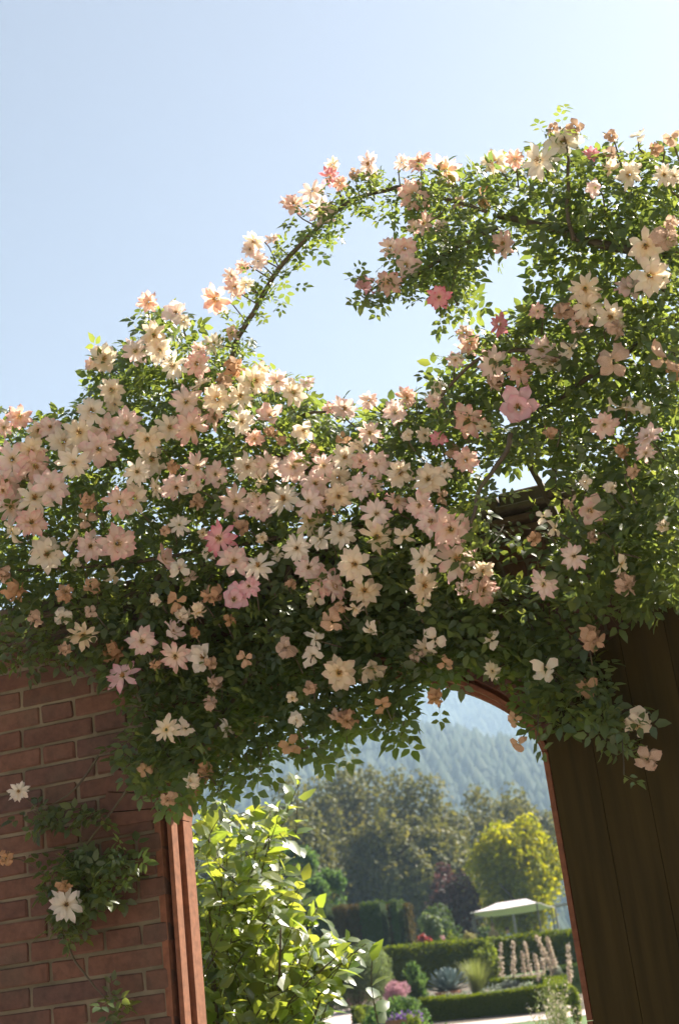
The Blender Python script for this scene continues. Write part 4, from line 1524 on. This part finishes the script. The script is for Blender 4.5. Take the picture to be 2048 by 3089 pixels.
# pale flower spires
SP = [((1508, 2845), (1518, 2990), 30, 'leaning pale flower spire beside the airy lime bush'), ((1547, 2838), (1550, 2960), 29, 'straight pale flower spire above the silver foliage'),
      ((1580, 2838), (1612, 2960), 29, 'slender leaning flower spire above the bright green mound'), ((1575, 2872), (1586, 2965), 29, 'short pale flower spire above the bright green mound'),
      ((1612, 2878), (1632, 2970), 28.5, 'thin short flower spire with sparse florets'), ((1618, 2826), (1700, 2990), 27, 'thick pale flower spire leaning over the hedge top'),
      ((1648, 2826), (1700, 2985), 27, 'tall pale flower spire beside the thick leaning one'), ((1712, 2846), (1722, 2990), 24, 'flower spire with a yellow tip against the arch jamb'),
      ((1634, 2892), (1652, 2985), 28, 'small flower spire in front of the tall ones')]
for i, (tp_, bs_, Y, lab) in enumerate(SP):
    a, b = at(*tp_, Y), gat(bs_[0], Y)
    t = thing('flower_spire', lab, 'flower', tuple(b), 'pale flower spires before the hedge')
    S = spline([(0, 0, 0), (a - b) * .5 + np.array([0, 0, .02]), a - b], 14)
    V, F = tube(S, np.linspace(.012, .004, 14), 5)
    mk('stem', V, clean(F), M['cane'], t)
    n = 420 if i in (5, 6) else 220
    k = rng.uniform(3, 13, n)
    P = S[k.astype(int)] + (S[np.minimum(13, k.astype(int) + 1)] - S[k.astype(int)]) * (k % 1)[:, None]
    P = P + rng.normal(0, 1, (n, 3)) * (.034 if i == 5 else .024) * (1.25 - k[:, None] / 16)
    dens_mesh('florets', P, rng.normal(size=(n, 3)), .042, M['whitefl'], t)['kind'] = 'stuff'

# low box hedge round a bed of silver plants
q0, q1 = gat(1292, 25.4), gat(1668, 24.3)
q2, q3 = gat(1672, 28.6), gat(1500, 29.4)
hedge('box_hedge', 'low clipped box hedge edging the bed beside the pink path', q0, q1, .42, .36, M['box_leaf'], 9000, .035)
hedge('box_hedge', 'short box hedge returning away from the pink path', (q1[0] + .1, q1[1] + .3, gz(q1[1])), (q2[0], q2[1], gz(q2[1])), .42, .36, M['box_leaf'], 5000, .035)
hedge('box_hedge', 'thin box hedge at the back of the silver bed', q2, q3, .3, .33, M['box_leaf'], 5000, .035)
q4, q5 = gat(1684, 27.6), gat(1760, 27.2)
hedge('box_hedge', 'small dark box hedge across the path beside the arch jamb', q4, q5, .5, .48, M['yew'], 3000, .035)
q6, q7 = gat(1080, 27.0), gat(1112, 26.9)
hedge('box_hedge', 'tiny box hedge stub beside the yellow-green tuft', q6, q7, .35, .3, M['box_leaf'], 1500, .035)
for i, (px_, Y) in enumerate([(1300, 27.2), (1345, 27.0), (1395, 26.8), (1440, 26.7), (1490, 26.6), (1540, 26.6), (1590, 26.7), (1635, 26.7)]):
    b = gat(px_, Y)
    rg = np.random.default_rng(i)
    P, N = blobs(b + np.array([0, 0, .16]), np.array([.30, .28, .2]), 8, 900, rg, (.35, .6))
    P[:, 2] = np.maximum(P[:, 2], b[2] + .01)
    o = dens_mesh('silver_edging_plant', P, N, .035, M['silver'], origin=b)
    o.location = b
    tag(o, 'low silvery plant inside the box hedge bed', 'plant', 'silver plants in the box bed')

# paths and beds
def strip(name, label, quad, mat, lift):
    V = [(p[0], p[1], p[2] + lift) for p in quad]
    return tag(mk(name, V, [(0, 1, 2, 3)], mat), label, kind='structure')


def gp2(px_, Y):
    return gat(px_, Y)


strip('pink_path', 'pale pink gravel path before the box hedge', [(-14, 24.4, gz(24.4)), (0, 21.6, gz(21.6)), (0, 22.6, gz(22.6)), (-14, 25.4, gz(25.4))], M['gravel'], .006)
strip('side_path', 'pink gravel path running between the hedges', [tuple(gat(1672, 24.0)), tuple(gat(1745, 24.0)), tuple(gat(1745, 27.4)), tuple(gat(1680, 27.4))], M['gravel'], .010)
strip('garden_path', 'pale pink gravel path passing the domed bush', [tuple(gat(960, 26)), tuple(gat(1110, 26)), tuple(gat(1095, 32.2)), tuple(gat(985, 31.6))], M['gravel'], .012)
strip('flower_bed', 'dark soil bed between box hedge and long hedge', [(-16, 25.7, gz(25.7)), (-3, 23.2, gz(23.2)), (-4.5, 37.5, gz(37.5)), (-22, 35, gz(35))], M['soil'], .003)

# wispy perennials against the arch jamb
for i, (px_, top, Y, lab) in enumerate([(1700, 2960, 16, 'wispy seed-headed perennial growing beside the arch jamb'), (1735, 2990, 14, 'fine stemmed perennial with pale seed heads by the jamb'), (1690, 3040, 15, 'low grassy perennial at the lawn edge by the jamb')]):
    b = gat(px_, Y)
    h = at(px_, top, Y)[2] - b[2]
    t = thing('perennial_plant', lab, 'plant', tuple(b))
    tl, PP = [], []
    for s in range(46):
        a, sp = random.uniform(0, 6.28), random.uniform(.02, .22)
        S = spline([(0, 0, 0), (sp * .35 * math.cos(a), sp * .35 * math.sin(a), h * .5), (sp * math.cos(a), sp * math.sin(a), h * random.uniform(.7, 1.05))], 7)
        tl.append(tube(S, np.linspace(.004, .0015, 7), 3))
        for q in range(16):
            PP.append(S[random.randrange(2, 7)] + rng.normal(0, .014, 3))
    V, F = jtubes(tl)
    mk('stems', V, F, M['grassblade'], t)['kind'] = 'stuff'
    PP = np.array(PP)
    half = len(PP) // 2
    dens_mesh('leaves', PP[:half], rng.normal(size=(half, 3)), .045, M['grassblade'], t, tmpl=(NT, NF))
    sh_ = dens_mesh('seed_heads', PP[half:] + np.array([0, 0, .03]), rng.normal(size=(len(PP) - half, 3)), .02, M['whitefl'], t)
    sh_['kind'] = 'stuff'

# ------------------------------------------------------------------ canvas canopy, rail, people
Y = 56.0
cl, cr_, tl_, tr_ = at(1445, 2757, Y), at(1650, 2732, Y), at(1502, 2722, Y), at(1590, 2714, Y)
zc_, zt_ = (cl[2] + cr_[2]) / 2, (tl_[2] + tr_[2]) / 2
xm = (cl[0] + cr_[0]) / 2
W2, w2 = (cr_[0] - cl[0]) / 2, (tr_[0] - tl_[0]) / 2
g0 = gz(Y)
cn = thing('canvas_canopy', 'pale grey square canvas canopy on dark posts', 'canopy', (xm, Y, g0))
rows = []
for t_ in np.linspace(0, 1, 7):
    wx = W2 + (w2 - W2) * t_
    wyy = 1.5 + (.16 - 1.5) * t_
    z = zc_ - g0 + (zt_ - zc_) * (t_ ** 1.35)
    ring = []
    for a, b in ((-1, -1), (0, -1), (1, -1), (1, 0), (1, 1), (0, 1), (-1, 1), (-1, 0)):
        sag = -.03 if (a == 0 or b == 0) else 0
        ring.append((a * wx, b * wyy, z + sag * (1 - t_)))
    rows.append(ring)
V = [p for r in rows for p in r]
F = [(i * 8 + k, i * 8 + (k + 1) % 8, (i + 1) * 8 + (k + 1) % 8, (i + 1) * 8 + k) for i in range(6) for k in range(8)] + [tuple(48 + k for k in range(8))]
co = mk('canvas', V, F, M['canvas'], cn)
so = co.modifiers.new('solid', 'SOLIDIFY'); so.thickness = .02
for a in (-1, 1):
    for b in (-1, 1):
        V, F = tube([(a * (W2 - .12), b * 1.4, -.05), (a * (W2 - .12), b * 1.4, zc_ - g0 + .02)], .035, 8)
        mk('post', V, clean(F), M['post'], cn)

fa, fb = at(1300, 2782, 62), at(1800, 2716, 62)
zr_ = (at(1400, 2766, 62)[2] + at(1690, 2731, 62)[2]) / 2 - gz(62)
fe = thing('rail_fence', 'thin weathered timber rail on posts behind the canopy', 'fence', (fa[0], 62, gz(62)))
V, F = cbox(0, fb[0] - fa[0], -.04, .04, zr_ - .10, zr_, .01)
mk('rail', V, F, M['rail'], fe)
for i in range(5):
    xx = (fb[0] - fa[0]) * i / 4
    V, F = cbox(xx - .05, xx + .05, -.038, .038, -.1, zr_ - .09, .008)
    mk('post', V, F, M['rail'], fe)


def person(label, px_, py_head, Y, shirt, trousers, skin, hair):
    b = gat(px_, Y)
    hz = at(px_, py_head, Y)[2] - b[2]
    s = hz / 1.60
    verts = [(0, 0, .95), (0, .0, 1.12), (0, 0, 1.30), (0, .01, 1.43), (0, 0, 1.52), (0, -.01, 1.62), (0, 0, 1.72),
             (.17, 0, 1.39), (.22, -.03, 1.14), (.20, -.12, .93), (-.17, 0, 1.39), (-.22, -.02, 1.13), (-.20, -.10, .92),
             (.09, 0, .88), (.10, -.01, .50), (.10, .02, .09), (.10, -.12, .03), (-.09, 0, .88), (-.10, .01, .50), (-.10, .04, .09), (-.10, -.10, .03)]
    rad = [.15, .135, .15, .10, .055, .085, .07, .065, .045, .032, .065, .045, .032, .09, .06, .042, .035, .09, .06, .042, .035]
    edges = [(0, 1), (1, 2), (2, 3), (3, 4), (4, 5), (5, 6), (3, 7), (7, 8), (8, 9), (3, 10), (10, 11), (11, 12), (0, 13), (13, 14), (14, 15), (15, 16), (0, 17), (17, 18), (18, 19), (19, 20)]
    me = bpy.data.meshes.new('person')
    me.from_pydata([tuple(np.array(v) * s) for v in verts], edges, [])
    o = bpy.data.objects.new('person', me)
    COL.objects.link(o)
    o.location = b
    md = o.modifiers.new('skin', 'SKIN')
    for i, v in enumerate(me.skin_vertices[0].data):
        v.radius = (rad[i] * s, rad[i] * s * .8)
    me.skin_vertices[0].data[0].use_root = True
    sdv = o.modifiers.new('sub', 'SUBSURF'); sdv.levels = 1; sdv.render_levels = 2
    m, n, l = newmat('clothed_figure')
    tc = n.new('ShaderNodeTexCoord'); sx = n.new('ShaderNodeSeparateXYZ')
    l.new(tc.outputs['Object'], sx.inputs[0])
    rp = ramp(n, [(0.0, trousers), (.5, shirt), (.78, skin)])
    rp.color_ramp.interpolation = 'CONSTANT'
    mr = n.new('ShaderNodeMapRange'); mr.inputs[1].default_value = 0; mr.inputs[2].default_value = 1.88 * s
    l.new(sx.outputs['Z'], mr.inputs[0]); l.new(mr.outputs[0], rp.inputs[0]); l.new(rp.outputs[0], n['Principled BSDF'].inputs['Base Color'])
    n['Principled BSDF'].inputs['Roughness'].default_value = .8
    me.materials.append(m)
    tag(o, label, 'person')
    V, F = lathe([(.09 * s, 0), (.105 * s, .05 * s), (.09 * s, .11 * s), (.04 * s, .145 * s), (.001, .15 * s)], 12)
    V = [(x, y + .015, z + 1.64 * s) for x, y, z in V]
    mk('hair', V, F, plain('hair', hair, .7), o, smooth=True)


person('person in a light blue top standing under the canvas canopy', 1546, 2806, 55, (.30, .38, .55), (.06, .06, .09), (.42, .26, .18), (.05, .03, .02))
person('person in a tan top standing at the edge of the canopy', 1503, 2795, 55.5, (.34, .25, .15), (.10, .09, .08), (.42, .26, .18), (.20, .13, .07))

# ------------------------------------------------------------------ haze over the valley
V, F = box(-1340, 1340, -75, 1880, -2, 420)
hz = mk('haze', V, F)
hm = bpy.data.materials.new('haze')
hm.use_nodes = True
hn = hm.node_tree.nodes
hn.remove(hn['Principled BSDF'])
pv = hn.new('ShaderNodeVolumePrincipled')
pv.inputs['Color'].default_value = (.55, .75, 1.0, 1)
pv.inputs['Density'].default_value = .00045
pv.inputs['Anisotropy'].default_value = .25
hm.node_tree.links.new(pv.outputs[0], hn['Material Output'].inputs['Volume'])
hz.data.materials.append(hm)
tag(hz, 'pale blue summer haze over the valley', kind='stuff')
